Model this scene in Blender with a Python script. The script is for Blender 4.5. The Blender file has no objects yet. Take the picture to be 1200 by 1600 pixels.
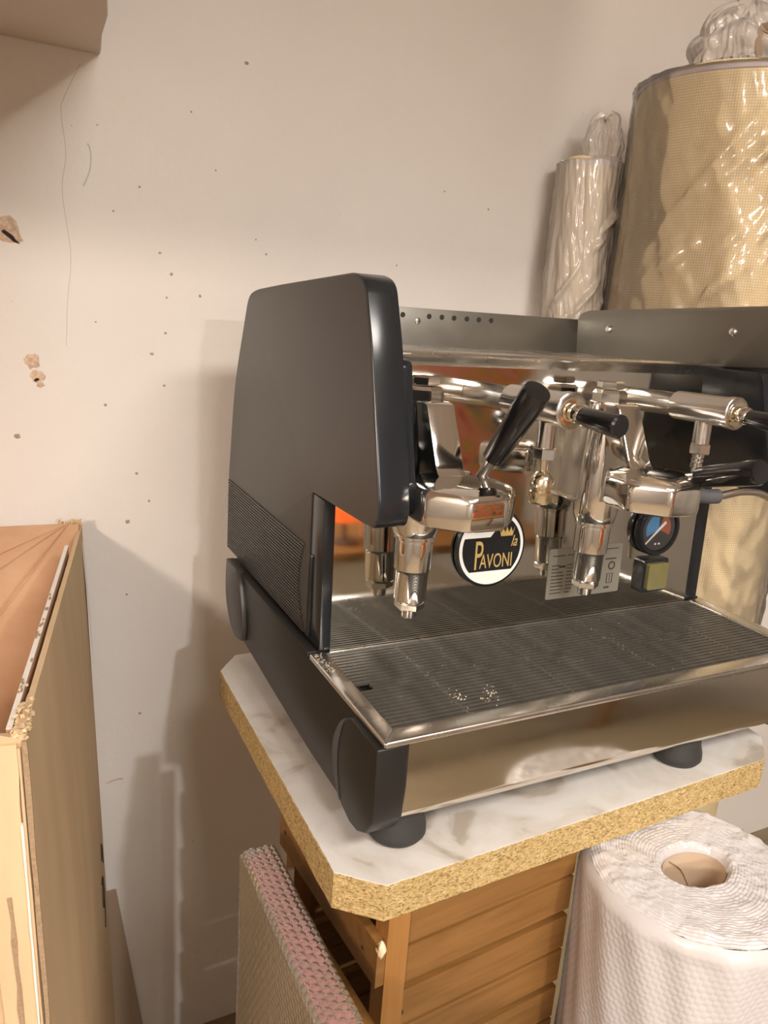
import bpy, bmesh, math, random
import numpy as np
from mathutils import Vector, Matrix, noise
random.seed(7)

# ------------------------------------------------------------------ camera / light / exposure
# origin = front-left top corner of the drip tray rim, X along the machine front, Y to the wall, Z up (metres)
scn = bpy.context.scene
COL = scn.collection
WALL_Y = 0.76
FLOOR_Z = -1.15
CEIL_Z = 1.75
ROOM_X0, ROOM_X1, ROOM_Y0 = -3.2, 2.6, -4.7

cam_d = bpy.data.cameras.new('camera')
cam_d.sensor_fit = 'VERTICAL'
cam_d.sensor_height = 36.0
cam_d.lens = 1205.0 / 1600.0 * 36.0
cam_d.clip_start = 0.01
cam = bpy.data.objects.new('camera', cam_d)
COL.objects.link(cam)
CX, CY, CZ = -0.31970939, -0.58145206, 0.40999928
ROT = ((0.895069146,-0.440322854,0.070477005),(-0.053829852,-0.263579940,-0.963134447),(0.442666433,0.858278160,-0.259624786))
R3 = Matrix((ROT[0], (-ROT[1][0], -ROT[1][1], -ROT[1][2]), (-ROT[2][0], -ROT[2][1], -ROT[2][2]))).transposed()
cam.matrix_world = Matrix.Translation((CX, CY, CZ)) @ R3.to_4x4()
scn.camera = cam

world = bpy.data.worlds.new('world')
scn.world = world
world.use_nodes = True
world.node_tree.nodes['Background'].inputs[0].default_value = (1.0, 0.93, 0.85, 1)
world.node_tree.nodes['Background'].inputs[1].default_value = 0.0

def bulb(name, loc, energy, color, size):
    d = bpy.data.lights.new(name, 'POINT')
    d.energy = energy
    d.color = color
    d.shadow_soft_size = size
    o = bpy.data.objects.new(name, d)
    o.location = loc
    COL.objects.link(o)
    return o
LAMP_A = (0.12, -4.0, 1.35)
LAMP_B = (-2.3, -2.6, 1.30)
bulb('lamp_light', LAMP_A, 145, (0.98, 0.985, 1.0), 0.05)
bulb('lamp_light', LAMP_B, 178, (1.0, 0.85, 0.74), 0.12)
pl_d = bpy.data.lights.new('panel_light', 'AREA')  # added area light for soft ambient fill
pl_d.shape = 'RECTANGLE'; pl_d.size = 1.2; pl_d.size_y = 0.6; pl_d.energy = 64; pl_d.color = (1.0, 0.93, 0.86)
pl_o = bpy.data.objects.new('panel_light', pl_d); pl_o.location = (0.35, -1.75, 1.735)
COL.objects.link(pl_o)

scn.view_settings.view_transform = 'Standard'
scn.view_settings.look = 'None'
scn.view_settings.gamma = 1.0
scn.view_settings.use_curve_mapping = False
scn.view_settings.exposure = 0.36

# ------------------------------------------------------------------ materials
MATS = {}
def nt(name):
    m = bpy.data.materials.new(name)
    m.use_nodes = True
    t = m.node_tree
    b = t.nodes['Principled BSDF']
    MATS[name] = m
    return m, t, b
def N(t, typ, **kw):
    n = t.nodes.new(typ)
    for k, v in kw.items():
        if k.startswith('i_'):
            n.inputs[k[2:].replace('_', ' ')].default_value = v
        else:
            setattr(n, k, v)
    return n
def ramp(t, stops):
    r = t.nodes.new('ShaderNodeValToRGB')
    el = r.color_ramp.elements
    while len(el) < len(stops):
        el.new(0.5)
    for e, (p, c) in zip(el, stops):
        e.position = p
        e.color = (c[0], c[1], c[2], 1)
    return r
def simple(name, color, rough=0.5, metal=0.0, spec=0.5, bump=0.0, bscale=50.0, var=0.0, rvar=0.0, coat=0.0):
    m, t, b = nt(name)
    b.inputs['Base Color'].default_value = (*color, 1)
    b.inputs['Roughness'].default_value = rough
    b.inputs['Metallic'].default_value = metal
    b.inputs['Specular IOR Level'].default_value = spec
    b.inputs['Coat Weight'].default_value = coat
    tc = N(t, 'ShaderNodeTexCoord')
    no = N(t, 'ShaderNodeTexNoise')
    no.inputs['Scale'].default_value = bscale
    no.inputs['Detail'].default_value = 6
    t.links.new(tc.outputs['Object'], no.inputs['Vector'])
    if var:
        c2 = [max(0, c * (1 - var)) for c in color]
        c3 = [min(1, c * (1 + var)) for c in color]
        r = ramp(t, [(0.3, c2), (0.7, c3)])
        t.links.new(no.outputs['Fac'], r.inputs['Fac'])
        t.links.new(r.outputs['Color'], b.inputs['Base Color'])
    if rvar:
        mr = N(t, 'ShaderNodeMapRange')
        mr.inputs['To Min'].default_value = max(0, rough - rvar)
        mr.inputs['To Max'].default_value = rough + rvar
        t.links.new(no.outputs['Fac'], mr.inputs['Value'])
        t.links.new(mr.outputs['Result'], b.inputs['Roughness'])
    if bump:
        bp = N(t, 'ShaderNodeBump')
        bp.inputs['Strength'].default_value = bump
        bp.inputs['Distance'].default_value = 0.002
        t.links.new(no.outputs['Fac'], bp.inputs['Height'])
        t.links.new(bp.outputs['Normal'], b.inputs['Normal'])
    return m

def wall_mat():
    m, t, b = nt('painted_plaster')
    tc = N(t, 'ShaderNodeTexCoord')
    n1 = N(t, 'ShaderNodeTexNoise'); n1.inputs['Scale'].default_value = 2.2; n1.inputs['Detail'].default_value = 4
    n2 = N(t, 'ShaderNodeTexNoise'); n2.inputs['Scale'].default_value = 60; n2.inputs['Detail'].default_value = 8
    vo = N(t, 'ShaderNodeTexVoronoi'); vo.inputs['Scale'].default_value = 16
    for n in (n1, n2, vo):
        t.links.new(tc.outputs['Object'], n.inputs['Vector'])
    r1 = ramp(t, [(0.3, (0.74, 0.685, 0.63)), (0.7, (0.80, 0.755, 0.70))])
    t.links.new(n1.outputs['Fac'], r1.inputs['Fac'])
    # tiny stray specks of dirt
    r2 = ramp(t, [(0.018, (0.55, 0.45, 0.36)), (0.04, (1, 1, 1))])
    t.links.new(vo.outputs['Distance'], r2.inputs['Fac'])
    n3 = N(t, 'ShaderNodeTexNoise'); n3.inputs['Scale'].default_value = 7
    t.links.new(tc.outputs['Object'], n3.inputs['Vector'])
    r3 = ramp(t, [(0.5, (0, 0, 0)), (0.56, (1, 1, 1))])
    t.links.new(n3.outputs['Fac'], r3.inputs['Fac'])
    mx = N(t, 'ShaderNodeMix', data_type='RGBA', blend_type='MULTIPLY')
    t.links.new(r3.outputs['Color'], mx.inputs[0])
    t.links.new(r1.outputs['Color'], mx.inputs[6])
    t.links.new(r2.outputs['Color'], mx.inputs[7])
    t.links.new(mx.outputs[2], b.inputs['Base Color'])
    b.inputs['Roughness'].default_value = 0.55
    b.inputs['Specular IOR Level'].default_value = 0.25
    ad = N(t, 'ShaderNodeMath', operation='MULTIPLY_ADD'); ad.inputs[1].default_value = 2.5
    t.links.new(n1.outputs['Fac'], ad.inputs[0]); t.links.new(n2.outputs['Fac'], ad.inputs[2])
    bp = N(t, 'ShaderNodeBump'); bp.inputs['Strength'].default_value = 0.22; bp.inputs['Distance'].default_value = 0.004
    t.links.new(ad.outputs[0], bp.inputs['Height']); t.links.new(bp.outputs['Normal'], b.inputs['Normal'])
    return m
def steel_mat(name, base, rough, scale=(1, 1, 1), bump=0.02, smear=0.08):
    m, t, b = nt(name)
    b.inputs['Base Color'].default_value = (*base, 1)
    b.inputs['Metallic'].default_value = 1.0
    tc = N(t, 'ShaderNodeTexCoord')
    mp = N(t, 'ShaderNodeMapping'); mp.inputs['Scale'].default_value = scale
    no = N(t, 'ShaderNodeTexNoise'); no.inputs['Scale'].default_value = 40; no.inputs['Detail'].default_value = 8
    t.links.new(tc.outputs['Object'], mp.inputs['Vector']); t.links.new(mp.outputs['Vector'], no.inputs['Vector'])
    n2 = N(t, 'ShaderNodeTexNoise'); n2.inputs['Scale'].default_value = 14; n2.inputs['Detail'].default_value = 6
    t.links.new(tc.outputs['Object'], n2.inputs['Vector'])
    mr = N(t, 'ShaderNodeMapRange')
    mr.inputs['From Min'].default_value = 0.35; mr.inputs['From Max'].default_value = 0.7
    mr.inputs['To Min'].default_value = rough; mr.inputs['To Max'].default_value = rough + smear
    t.links.new(n2.outputs['Fac'], mr.inputs['Value']); t.links.new(mr.outputs['Result'], b.inputs['Roughness'])
    bp = N(t, 'ShaderNodeBump'); bp.inputs['Strength'].default_value = bump; bp.inputs['Distance'].default_value = 0.001
    t.links.new(no.outputs['Fac'], bp.inputs['Height']); t.links.new(bp.outputs['Normal'], b.inputs['Normal'])
    return m
def wood_mat(name, c1, c2, scale=(1, 12, 12), rough=0.5):
    m, t, b = nt(name)
    tc = N(t, 'ShaderNodeTexCoord')
    mp = N(t, 'ShaderNodeMapping'); mp.inputs['Scale'].default_value = scale
    no = N(t, 'ShaderNodeTexNoise'); no.inputs['Scale'].default_value = 9; no.inputs['Detail'].default_value = 8; no.inputs['Distortion'].default_value = 0.6
    t.links.new(tc.outputs['Object'], mp.inputs['Vector']); t.links.new(mp.outputs['Vector'], no.inputs['Vector'])
    r = ramp(t, [(0.3, c1), (0.72, c2)])
    t.links.new(no.outputs['Fac'], r.inputs['Fac']); t.links.new(r.outputs['Color'], b.inputs['Base Color'])
    b.inputs['Roughness'].default_value = rough
    bp = N(t, 'ShaderNodeBump'); bp.inputs['Strength'].default_value = 0.15; bp.inputs['Distance'].default_value = 0.001
    t.links.new(no.outputs['Fac'], bp.inputs['Height']); t.links.new(bp.outputs['Normal'], b.inputs['Normal'])
    return m
def chip_mat():
    m, t, b = nt('chipboard_core')
    tc = N(t, 'ShaderNodeTexCoord')
    mp = N(t, 'ShaderNodeMapping'); mp.inputs['Scale'].default_value = (0.6, 0.6, 1.2)
    vo = N(t, 'ShaderNodeTexVoronoi'); vo.inputs['Scale'].default_value = 620; vo.inputs['Randomness'].default_value = 1
    no = N(t, 'ShaderNodeTexNoise'); no.inputs['Scale'].default_value = 260; no.inputs['Detail'].default_value = 6
    n3 = N(t, 'ShaderNodeTexNoise'); n3.inputs['Scale'].default_value = 30; n3.inputs['Detail'].default_value = 3
    t.links.new(tc.outputs['Object'], mp.inputs['Vector'])
    for n in (vo, no, n3):
        t.links.new(mp.outputs['Vector'], n.inputs['Vector'])
    r = ramp(t, [(0.28, (0.16, 0.095, 0.03)), (0.42, (0.42, 0.29, 0.11)), (0.58, (0.54, 0.39, 0.17)), (0.78, (0.70, 0.56, 0.31))])
    mm = N(t, 'ShaderNodeMix', data_type='RGBA', blend_type='MIX')
    mm.inputs[0].default_value = 0.45
    t.links.new(no.outputs['Color'], mm.inputs[6]); t.links.new(vo.outputs['Color'], mm.inputs[7])
    bw = N(t, 'ShaderNodeRGBToBW')
    t.links.new(mm.outputs[2], bw.inputs[0]); t.links.new(bw.outputs[0], r.inputs['Fac'])
    t.links.new(r.outputs['Color'], b.inputs['Base Color'])
    b.inputs['Roughness'].default_value = 0.75
    bp = N(t, 'ShaderNodeBump'); bp.inputs['Strength'].default_value = 0.7; bp.inputs['Distance'].default_value = 0.002
    t.links.new(bw.outputs[0], bp.inputs['Height']); t.links.new(bp.outputs['Normal'], b.inputs['Normal'])
    return m
def laminate_mat():
    m, t, b = nt('marbled_laminate')
    tc = N(t, 'ShaderNodeTexCoord')
    n1 = N(t, 'ShaderNodeTexNoise'); n1.inputs['Scale'].default_value = 9; n1.inputs['Detail'].default_value = 8; n1.inputs['Distortion'].default_value = 1.6
    t.links.new(tc.outputs['Object'], n1.inputs['Vector'])
    r = ramp(t, [(0.34, (0.44, 0.385, 0.32)), (0.42, (0.62, 0.58, 0.525)), (0.6, (0.70, 0.68, 0.645))])
    t.links.new(n1.outputs['Fac'], r.inputs['Fac']); t.links.new(r.outputs['Color'], b.inputs['Base Color'])
    b.inputs['Roughness'].default_value = 0.38
    return m
def film_mat(name, tint, diff, milk, bscale, bstr, rough=0.16, ior=1.5):
    m, t, b = nt(name)
    t.nodes.remove(b)
    out = t.nodes['Material Output']
    tc = N(t, 'ShaderNodeTexCoord')
    no = N(t, 'ShaderNodeTexNoise'); no.inputs['Scale'].default_value = bscale; no.inputs['Detail'].default_value = 5; no.inputs['Distortion'].default_value = 1.2
    t.links.new(tc.outputs['Object'], no.inputs['Vector'])
    bp = N(t, 'ShaderNodeBump'); bp.inputs['Strength'].default_value = bstr; bp.inputs['Distance'].default_value = 0.006
    t.links.new(no.outputs['Fac'], bp.inputs['Height'])
    tr = N(t, 'ShaderNodeBsdfTransparent'); tr.inputs[0].default_value = (*tint, 1)
    df = N(t, 'ShaderNodeBsdfDiffuse'); df.inputs[0].default_value = (*diff, 1)
    gl = N(t, 'ShaderNodeBsdfGlossy'); gl.inputs['Roughness'].default_value = rough
    fr = N(t, 'ShaderNodeFresnel'); fr.inputs['IOR'].default_value = ior
    m1 = N(t, 'ShaderNodeMixShader'); m1.inputs[0].default_value = milk
    m2 = N(t, 'ShaderNodeMixShader')
    t.links.new(bp.outputs['Normal'], gl.inputs['Normal']); t.links.new(bp.outputs['Normal'], fr.inputs['Normal']); t.links.new(bp.outputs['Normal'], df.inputs['Normal'])
    t.links.new(tr.outputs[0], m1.inputs[1]); t.links.new(df.outputs[0], m1.inputs[2])
    t.links.new(fr.outputs[0], m2.inputs[0]); t.links.new(m1.outputs[0], m2.inputs[1]); t.links.new(gl.outputs[0], m2.inputs[2])
    t.links.new(m2.outputs[0], out.inputs['Surface'])
    return m
def net_mat():
    m, t, b = nt('woven_net_fabric')
    uv = N(t, 'ShaderNodeUVMap')
    br = N(t, 'ShaderNodeTexBrick'); br.offset = 0.0
    br.inputs['Scale'].default_value = 1.0
    br.inputs['Brick Width'].default_value = 0.0042; br.inputs['Row Height'].default_value = 0.0042
    br.inputs['Mortar Size'].default_value = 0.0007; br.inputs['Mortar Smooth'].default_value = 0.6
    br.inputs['Color1'].default_value = (0.82, 0.67, 0.39, 1); br.inputs['Color2'].default_value = (0.86, 0.72, 0.44, 1)
    br.inputs['Mortar'].default_value = (0.60, 0.49, 0.29, 1)
    t.links.new(uv.outputs['UV'], br.inputs['Vector'])
    no = N(t, 'ShaderNodeTexNoise'); no.inputs['Scale'].default_value = 6; no.inputs['Detail'].default_value = 5
    tc = N(t, 'ShaderNodeTexCoord'); t.links.new(tc.outputs['Object'], no.inputs['Vector'])
    r = ramp(t, [(0.3, (0.84, 0.80, 0.76)), (0.7, (1, 1, 1))])
    t.links.new(no.outputs['Fac'], r.inputs['Fac'])
    mx = N(t, 'ShaderNodeMix', data_type='RGBA', blend_type='MULTIPLY'); mx.inputs[0].default_value = 1
    t.links.new(br.outputs['Color'], mx.inputs[6]); t.links.new(r.outputs['Color'], mx.inputs[7])
    t.links.new(mx.outputs[2], b.inputs['Base Color'])
    b.inputs['Roughness'].default_value = 0.7
    bp = N(t, 'ShaderNodeBump'); bp.inputs['Strength'].default_value = 0.35; bp.inputs['Distance'].default_value = 0.001; bp.invert = True
    t.links.new(br.outputs['Fac'], bp.inputs['Height']); t.links.new(bp.outputs['Normal'], b.inputs['Normal'])
    return m
def card_mat(name, c1, c2):
    m, t, b = nt(name)
    tc = N(t, 'ShaderNodeTexCoord')
    mp = N(t, 'ShaderNodeMapping'); mp.inputs['Scale'].default_value = (1, 1, 0.25)
    no = N(t, 'ShaderNodeTexNoise'); no.inputs['Scale'].default_value = 14; no.inputs['Detail'].default_value = 6
    wv = N(t, 'ShaderNodeTexWave'); wv.inputs['Scale'].default_value = 60; wv.inputs['Distortion'].default_value = 0.3; wv.bands_direction = 'Y'
    t.links.new(tc.outputs['Object'], mp.inputs['Vector']); t.links.new(mp.outputs['Vector'], no.inputs['Vector'])
    t.links.new(tc.outputs['Object'], wv.inputs['Vector'])
    r = ramp(t, [(0.3, c1), (0.7, c2)])
    t.links.new(no.outputs['Fac'], r.inputs['Fac']); t.links.new(r.outputs['Color'], b.inputs['Base Color'])
    b.inputs['Roughness'].default_value = 0.8; b.inputs['Specular IOR Level'].default_value = 0.2
    bp = N(t, 'ShaderNodeBump'); bp.inputs['Strength'].default_value = 0.08; bp.inputs['Distance'].default_value = 0.001
    t.links.new(wv.outputs['Fac'], bp.inputs['Height']); t.links.new(bp.outputs['Normal'], b.inputs['Normal'])
    return m
def painting_mat():
    m, t, b = nt('painted_canvas')
    tc = N(t, 'ShaderNodeTexCoord')
    no = N(t, 'ShaderNodeTexNoise'); no.inputs['Scale'].default_value = 7.0; no.inputs['Detail'].default_value = 1; no.inputs['Distortion'].default_value = 0.8
    t.links.new(tc.outputs['Generated'], no.inputs['Vector'])
    r = ramp(t, [(0.36, (0.05, 0.09, 0.14)), (0.44, (0.62, 0.40, 0.04)), (0.50, (0.55, 0.10, 0.05)), (0.58, (0.70, 0.33, 0.22)), (0.66, (0.45, 0.06, 0.05))])
    r.color_ramp.interpolation = 'B_SPLINE'
    t.links.new(no.outputs['Fac'], r.inputs['Fac']); t.links.new(r.outputs['Color'], b.inputs['Base Color'])
    b.inputs['Roughness'].default_value = 0.6
    return m

wall_mat()
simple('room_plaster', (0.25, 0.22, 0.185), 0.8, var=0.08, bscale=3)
simple('ceiling_paint', (0.66, 0.62, 0.57), 0.9, var=0.05, bscale=3)
wood_mat('floor_boards', (0.19, 0.145, 0.09), (0.28, 0.22, 0.145), (1, 6, 6), 0.45)
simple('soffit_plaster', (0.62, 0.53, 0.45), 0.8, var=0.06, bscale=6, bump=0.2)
simple('dirt_brown', (0.40, 0.30, 0.21), 0.9, var=0.3, bscale=200)
simple('gouge_pale', (0.62, 0.46, 0.33), 0.95, var=0.25, bscale=160, bump=0.8)
simple('hole_dark', (0.03, 0.025, 0.02), 0.95)
simple('pencil_blue', (0.62, 0.64, 0.62), 0.9)
simple('crack_line', (0.66, 0.60, 0.55), 0.9)
simple('matte_black_plastic', (0.040, 0.037, 0.034), 0.40, spec=0.8, bump=0.05, bscale=900, rvar=0.05)
simple('base_black_plastic', (0.013, 0.012, 0.011), 0.40, bump=0.08, bscale=900)
simple('gloss_black_plastic', (0.014, 0.016, 0.019), 0.20, rvar=0.05, bscale=20)
simple('handle_black', (0.008, 0.008, 0.009), 0.18, coat=0.4)
simple('rubber_black', (0.030, 0.028, 0.027), 0.6)
simple('rubber_grey', (0.085, 0.085, 0.09), 0.6)
simple('grate_black', (0.12, 0.11, 0.093), 0.40, metal=0.5, rvar=0.12, bscale=40, var=0.25)
simple('sump_dark', (0.012, 0.011, 0.010), 0.7)
simple('residue_pale', (0.62, 0.54, 0.40), 0.9)
steel_mat('chrome', (0.86, 0.85, 0.83), 0.045, bump=0.002, smear=0.06)
steel_mat('dull_chrome', (0.70, 0.68, 0.65), 0.16, bump=0.004, smear=0.12)
steel_mat('mirror_steel', (0.60, 0.58, 0.53), 0.035, bump=0.002, smear=0.07)
steel_mat('front_steel', (0.74, 0.70, 0.62), 0.07, bump=0.002, smear=0.08)
steel_mat('brushed_steel', (0.29, 0.275, 0.245), 0.36, (0.08, 1, 1), bump=0.01, smear=0.10)
steel_mat('rim_steel', (0.72, 0.70, 0.66), 0.22, (0.2, 0.2, 1), bump=0.006, smear=0.12)
steel_mat('brass_chrome', (0.80, 0.72, 0.55), 0.12, bump=0.02, smear=0.08)
simple('badge_white', (0.80, 0.79, 0.74), 0.3)
simple('badge_black', (0.012, 0.014, 0.016), 0.22)
simple('badge_gold', (0.62, 0.45, 0.16), 0.35, metal=0.3)
simple('dial_face', (0.045, 0.043, 0.042), 0.35)
simple('dial_blue', (0.06, 0.17, 0.32), 0.4)
simple('dial_red', (0.24, 0.075, 0.045), 0.4)
simple('dial_white', (0.55, 0.55, 0.53), 0.4)
simple('switch_amber', (0.17, 0.15, 0.06), 0.25, var=0.1)
simple('label_silver', (0.27, 0.255, 0.205), 0.45, metal=0.3)
simple('label_ink', (0.05, 0.045, 0.04), 0.6)
chip_mat(); laminate_mat(); net_mat(); painting_mat()
wood_mat('crate_pine', (0.19, 0.088, 0.022), (0.28, 0.135, 0.038), (0.6, 9, 9), 0.45)
wood_mat('crate_pine_upright', (0.29, 0.13, 0.032), (0.38, 0.18, 0.05), (9, 9, 0.6), 0.45)
simple('raw_wood', (0.78, 0.62, 0.40), 0.8, var=0.1, bscale=80)
simple('nail_dark', (0.04, 0.03, 0.025), 0.6)
card_mat('cardboard', (0.56, 0.40, 0.235), (0.64, 0.47, 0.29))
card_mat('cardboard_inside', (0.54, 0.32, 0.19), (0.62, 0.39, 0.24))
card_mat('cardboard_torn', (0.60, 0.43, 0.25), (0.74, 0.56, 0.35))
simple('corrugation_edge', (0.36, 0.25, 0.15), 0.9, var=0.2, bscale=300)
simple('paper_white', (0.78, 0.74, 0.68), 0.8)
simple('marker_ink', (0.03, 0.025, 0.02), 0.8)
simple('core_tube_card', (0.58, 0.44, 0.31), 0.75, var=0.08, bscale=30)
simple('bubble_plastic', (0.585, 0.555, 0.55), 0.22, spec=0.6)
simple('picture_white', (0.36, 0.33, 0.29), 0.6)
simple('picture_red', (0.34, 0.085, 0.07), 0.6, var=0.2, bscale=30)
simple('picture_yellow', (0.60, 0.46, 0.16), 0.6)
film_mat('clear_film', (0.985, 0.975, 0.96), (0.85, 0.80, 0.73), 0.11, 14, 0.25, 0.13)
film_mat('milky_film', (0.985, 0.975, 0.96), (0.85, 0.78, 0.71), 0.45, 12, 0.25)
film_mat('bubble_film', (0.95, 0.93, 0.92), (0.48, 0.43, 0.41), 0.26, 60, 0.1, 0.28, 1.3)
simple('fabric_core', (0.70, 0.60, 0.44), 0.8)
simple('violet_hem', (0.50, 0.45, 0.52), 0.6)
simple('tape_brown', (0.35, 0.25, 0.17), 0.35)
simple('orange_shade', (0.85, 0.16, 0.03), 0.5)
MATS['orange_shade'].node_tree.nodes['Principled BSDF'].inputs['Emission Color'].default_value = (1.0, 0.16, 0.03, 1)   # a lit lamp
MATS['orange_shade'].node_tree.nodes['Principled BSDF'].inputs['Emission Strength'].default_value = 1.0
simple('lamp_metal', (0.25, 0.23, 0.2), 0.4, metal=0.8)

# ------------------------------------------------------------------ mesh helpers
def link(name, me, mat, parent=None, smooth=35):
    o = bpy.data.objects.new(name, me)
    COL.objects.link(o)
    if mat and not me.materials:
        me.materials.append(MATS[mat])
    if smooth:
        me.shade_smooth()
        me.set_sharp_from_angle(angle=math.radians(smooth))
    if parent:
        o.parent = parent
    return o
def from_bm(name, bm, mat, parent=None, smooth=35):
    bmesh.ops.recalc_face_normals(bm, faces=bm.faces)
    me = bpy.data.meshes.new(name)
    bm.to_mesh(me); bm.free()
    return link(name, me, mat, parent, smooth)
def pyd(name, v, f, mat, parent=None, smooth=35):
    me = bpy.data.meshes.new(name)
    me.from_pydata([tuple(p) for p in v], [], f)
    me.update()
    return link(name, me, mat, parent, smooth)
def bevel(bm, w, seg=2, ang=25):
    if w <= 0: return
    es = [e for e in bm.edges if len(e.link_faces) == 2 and e.calc_face_angle(0) > math.radians(ang)]
    bmesh.ops.bevel(bm, geom=es, offset=w, segments=seg, affect='EDGES', profile=0.5, clamp_overlap=True)
def bm_box(bm, x0, x1, y0, y1, z0, z1, mat=None):
    vs = [bm.verts.new(p) for p in ((x0,y0,z0),(x1,y0,z0),(x1,y1,z0),(x0,y1,z0),(x0,y0,z1),(x1,y0,z1),(x1,y1,z1),(x0,y1,z1))]
    if mat is not None:
        for v in vs: v.co = mat @ v.co
    for f in ((0,3,2,1),(4,5,6,7),(0,1,5,4),(1,2,6,5),(2,3,7,6),(3,0,4,7)):
        bm.faces.new([vs[i] for i in f])
def box(name, x0, x1, y0, y1, z0, z1, mat, parent=None, bv=0.0, seg=2, xf=None):
    bm = bmesh.new(); bm_box(bm, x0, x1, y0, y1, z0, z1, xf); bevel(bm, bv, seg)
    return from_bm(name, bm, mat, parent)
def prism_bm(poly, a0, a1, axis):
    """poly in the two other axes; axis 'x': (y,z), 'y': (x,z), 'z': (x,y)"""
    bm = bmesh.new()
    def mk(p, a):
        return {'x': (a, p[0], p[1]), 'y': (p[0], a, p[1]), 'z': (p[0], p[1], a)}[axis]
    A = [bm.verts.new(mk(p, a0)) for p in poly]
    B = [bm.verts.new(mk(p, a1)) for p in poly]
    bm.faces.new(A); bm.faces.new(list(reversed(B)))
    n = len(poly)
    for i in range(n):
        bm.faces.new((A[i], B[i], B[(i+1) % n], A[(i+1) % n]))
    return bm
def prism(name, poly, a0, a1, axis, mat, parent=None, bv=0.0, seg=2, smooth=35, ang=25):
    bm = prism_bm(poly, a0, a1, axis)
    bmesh.ops.recalc_face_normals(bm, faces=bm.faces)
    bevel(bm, bv, seg, ang)
    return from_bm(name, bm, mat, parent, smooth)
def round_poly(poly, r, seg=5):
    """round corners; r scalar or list"""
    n = len(poly); out = []
    for i in range(n):
        p = Vector(poly[i]); a = Vector(poly[i-1]); b = Vector(poly[(i+1) % n])
        ri = r[i] if isinstance(r, (list, tuple)) else r
        if ri <= 0:
            out.append(tuple(p)); continue
        da = (a - p); db = (b - p)
        ri = min(ri, da.length * 0.48, db.length * 0.48)
        s = p + da.normalized() * ri; e = p + db.normalized() * ri
        for k in range(seg + 1):
            t = k / seg
            q = s * (1-t)**2 + p * 2*t*(1-t) + e * t*t
            out.append(tuple(q))
    return out
def frame_to(p, d):
    d = Vector(d).normalized()
    q = d.to_track_quat('Z', 'Y')
    return Matrix.Translation(p) @ q.to_matrix().to_4x4()
def lathe(name, prof, mat, parent=None, p=(0,0,0), d=(0,0,1), seg=32, smooth=40, rot=0.0, caps=True):
    M = frame_to(p, d) @ Matrix.Rotation(rot, 4, 'Z')
    v = []; f = []
    for (r, z) in prof:
        for k in range(seg):
            a = 2*math.pi*k/seg
            v.append(M @ Vector((r*math.cos(a), r*math.sin(a), z)))
    n = len(prof)
    for i in range(n-1):
        for k in range(seg):
            k2 = (k+1) % seg
            f.append((i*seg+k, i*seg+k2, (i+1)*seg+k2, (i+1)*seg+k))
    if caps:
        f.append(tuple(range(seg-1, -1, -1))); f.append(tuple(range((n-1)*seg, n*seg)))
    return pyd(name, v, f, mat, parent, smooth)
def catmull(pts, sub=6):
    P = [Vector(p) for p in pts]; out = []
    for i in range(len(P)-1):
        p0 = P[max(i-1,0)]; p1 = P[i]; p2 = P[i+1]; p3 = P[min(i+2,len(P)-1)]
        for k in range(sub):
            t = k/sub
            out.append(0.5*((2*p1)+(-p0+p2)*t+(2*p0-5*p1+4*p2-p3)*t*t+(-p0+3*p1-3*p2+p3)*t**3))
    out.append(P[-1]); return out
def tube(name, pts, r, mat, parent=None, seg=12, sub=6):
    P = catmull(pts, sub) if sub else [Vector(p) for p in pts]
    rs = r if isinstance(r, (list, tuple)) else [r]*len(P)
    v = []; f = []; up = None
    for i, p in enumerate(P):
        t = (P[min(i+1,len(P)-1)] - P[max(i-1,0)]).normalized()
        if up is None:
            up = t.orthogonal().normalized()
        up = (up - t*up.dot(t)).normalized(); s = t.cross(up)
        for k in range(seg):
            a = 2*math.pi*k/seg
            v.append(p + (up*math.cos(a)+s*math.sin(a))*rs[min(i,len(rs)-1)])
    for i in range(len(P)-1):
        for k in range(seg):
            k2 = (k+1) % seg
            f.append((i*seg+k, i*seg+k2, (i+1)*seg+k2, (i+1)*seg+k))
    f.append(tuple(range(seg-1,-1,-1))); f.append(tuple(range((len(P)-1)*seg, len(P)*seg)))
    return pyd(name, v, f, mat, parent, 60)
def thing(name, label, cat, loc=(0,0,0), group=None):
    o = bpy.data.objects.new(name, None); COL.objects.link(o)
    o.location = loc; o.empty_display_size = 0.05
    o['label'] = label; o['category'] = cat
    if group: o['group'] = group
    bpy.context.view_layer.update()
    return o
def tag(o, label, cat, group=None):
    o['label'] = label; o['category'] = cat
    if group: o['group'] = group
    return o
def struct(o):
    o['kind'] = 'structure'; return o
def rebase(root, loc):
    """move an Empty to the base of its thing, children stay where they are"""
    root.location = loc
    for c in root.children:
        c.matrix_parent_inverse = Matrix.Translation(loc).inverted()
def text_mesh(name, body, size, mat, parent, M, xs=1.0, shear=0.0, ext=0.0003, bold=0.0):
    cu = bpy.data.curves.new(name, 'FONT'); cu.body = body; cu.size = size; cu.extrude = ext; cu.shear = shear; cu.offset = bold
    cu.resolution_u = 3
    tmp = bpy.data.objects.new(name + '_tmp', cu); COL.objects.link(tmp)
    dg = bpy.context.evaluated_depsgraph_get()
    me = bpy.data.meshes.new_from_object(tmp.evaluated_get(dg))
    bpy.data.objects.remove(tmp); bpy.data.curves.remove(cu)
    me.transform(M @ Matrix.Diagonal((xs, 1, 1, 1)))
    me.materials.clear()
    return link(name, me, mat, parent, 0)

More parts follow.
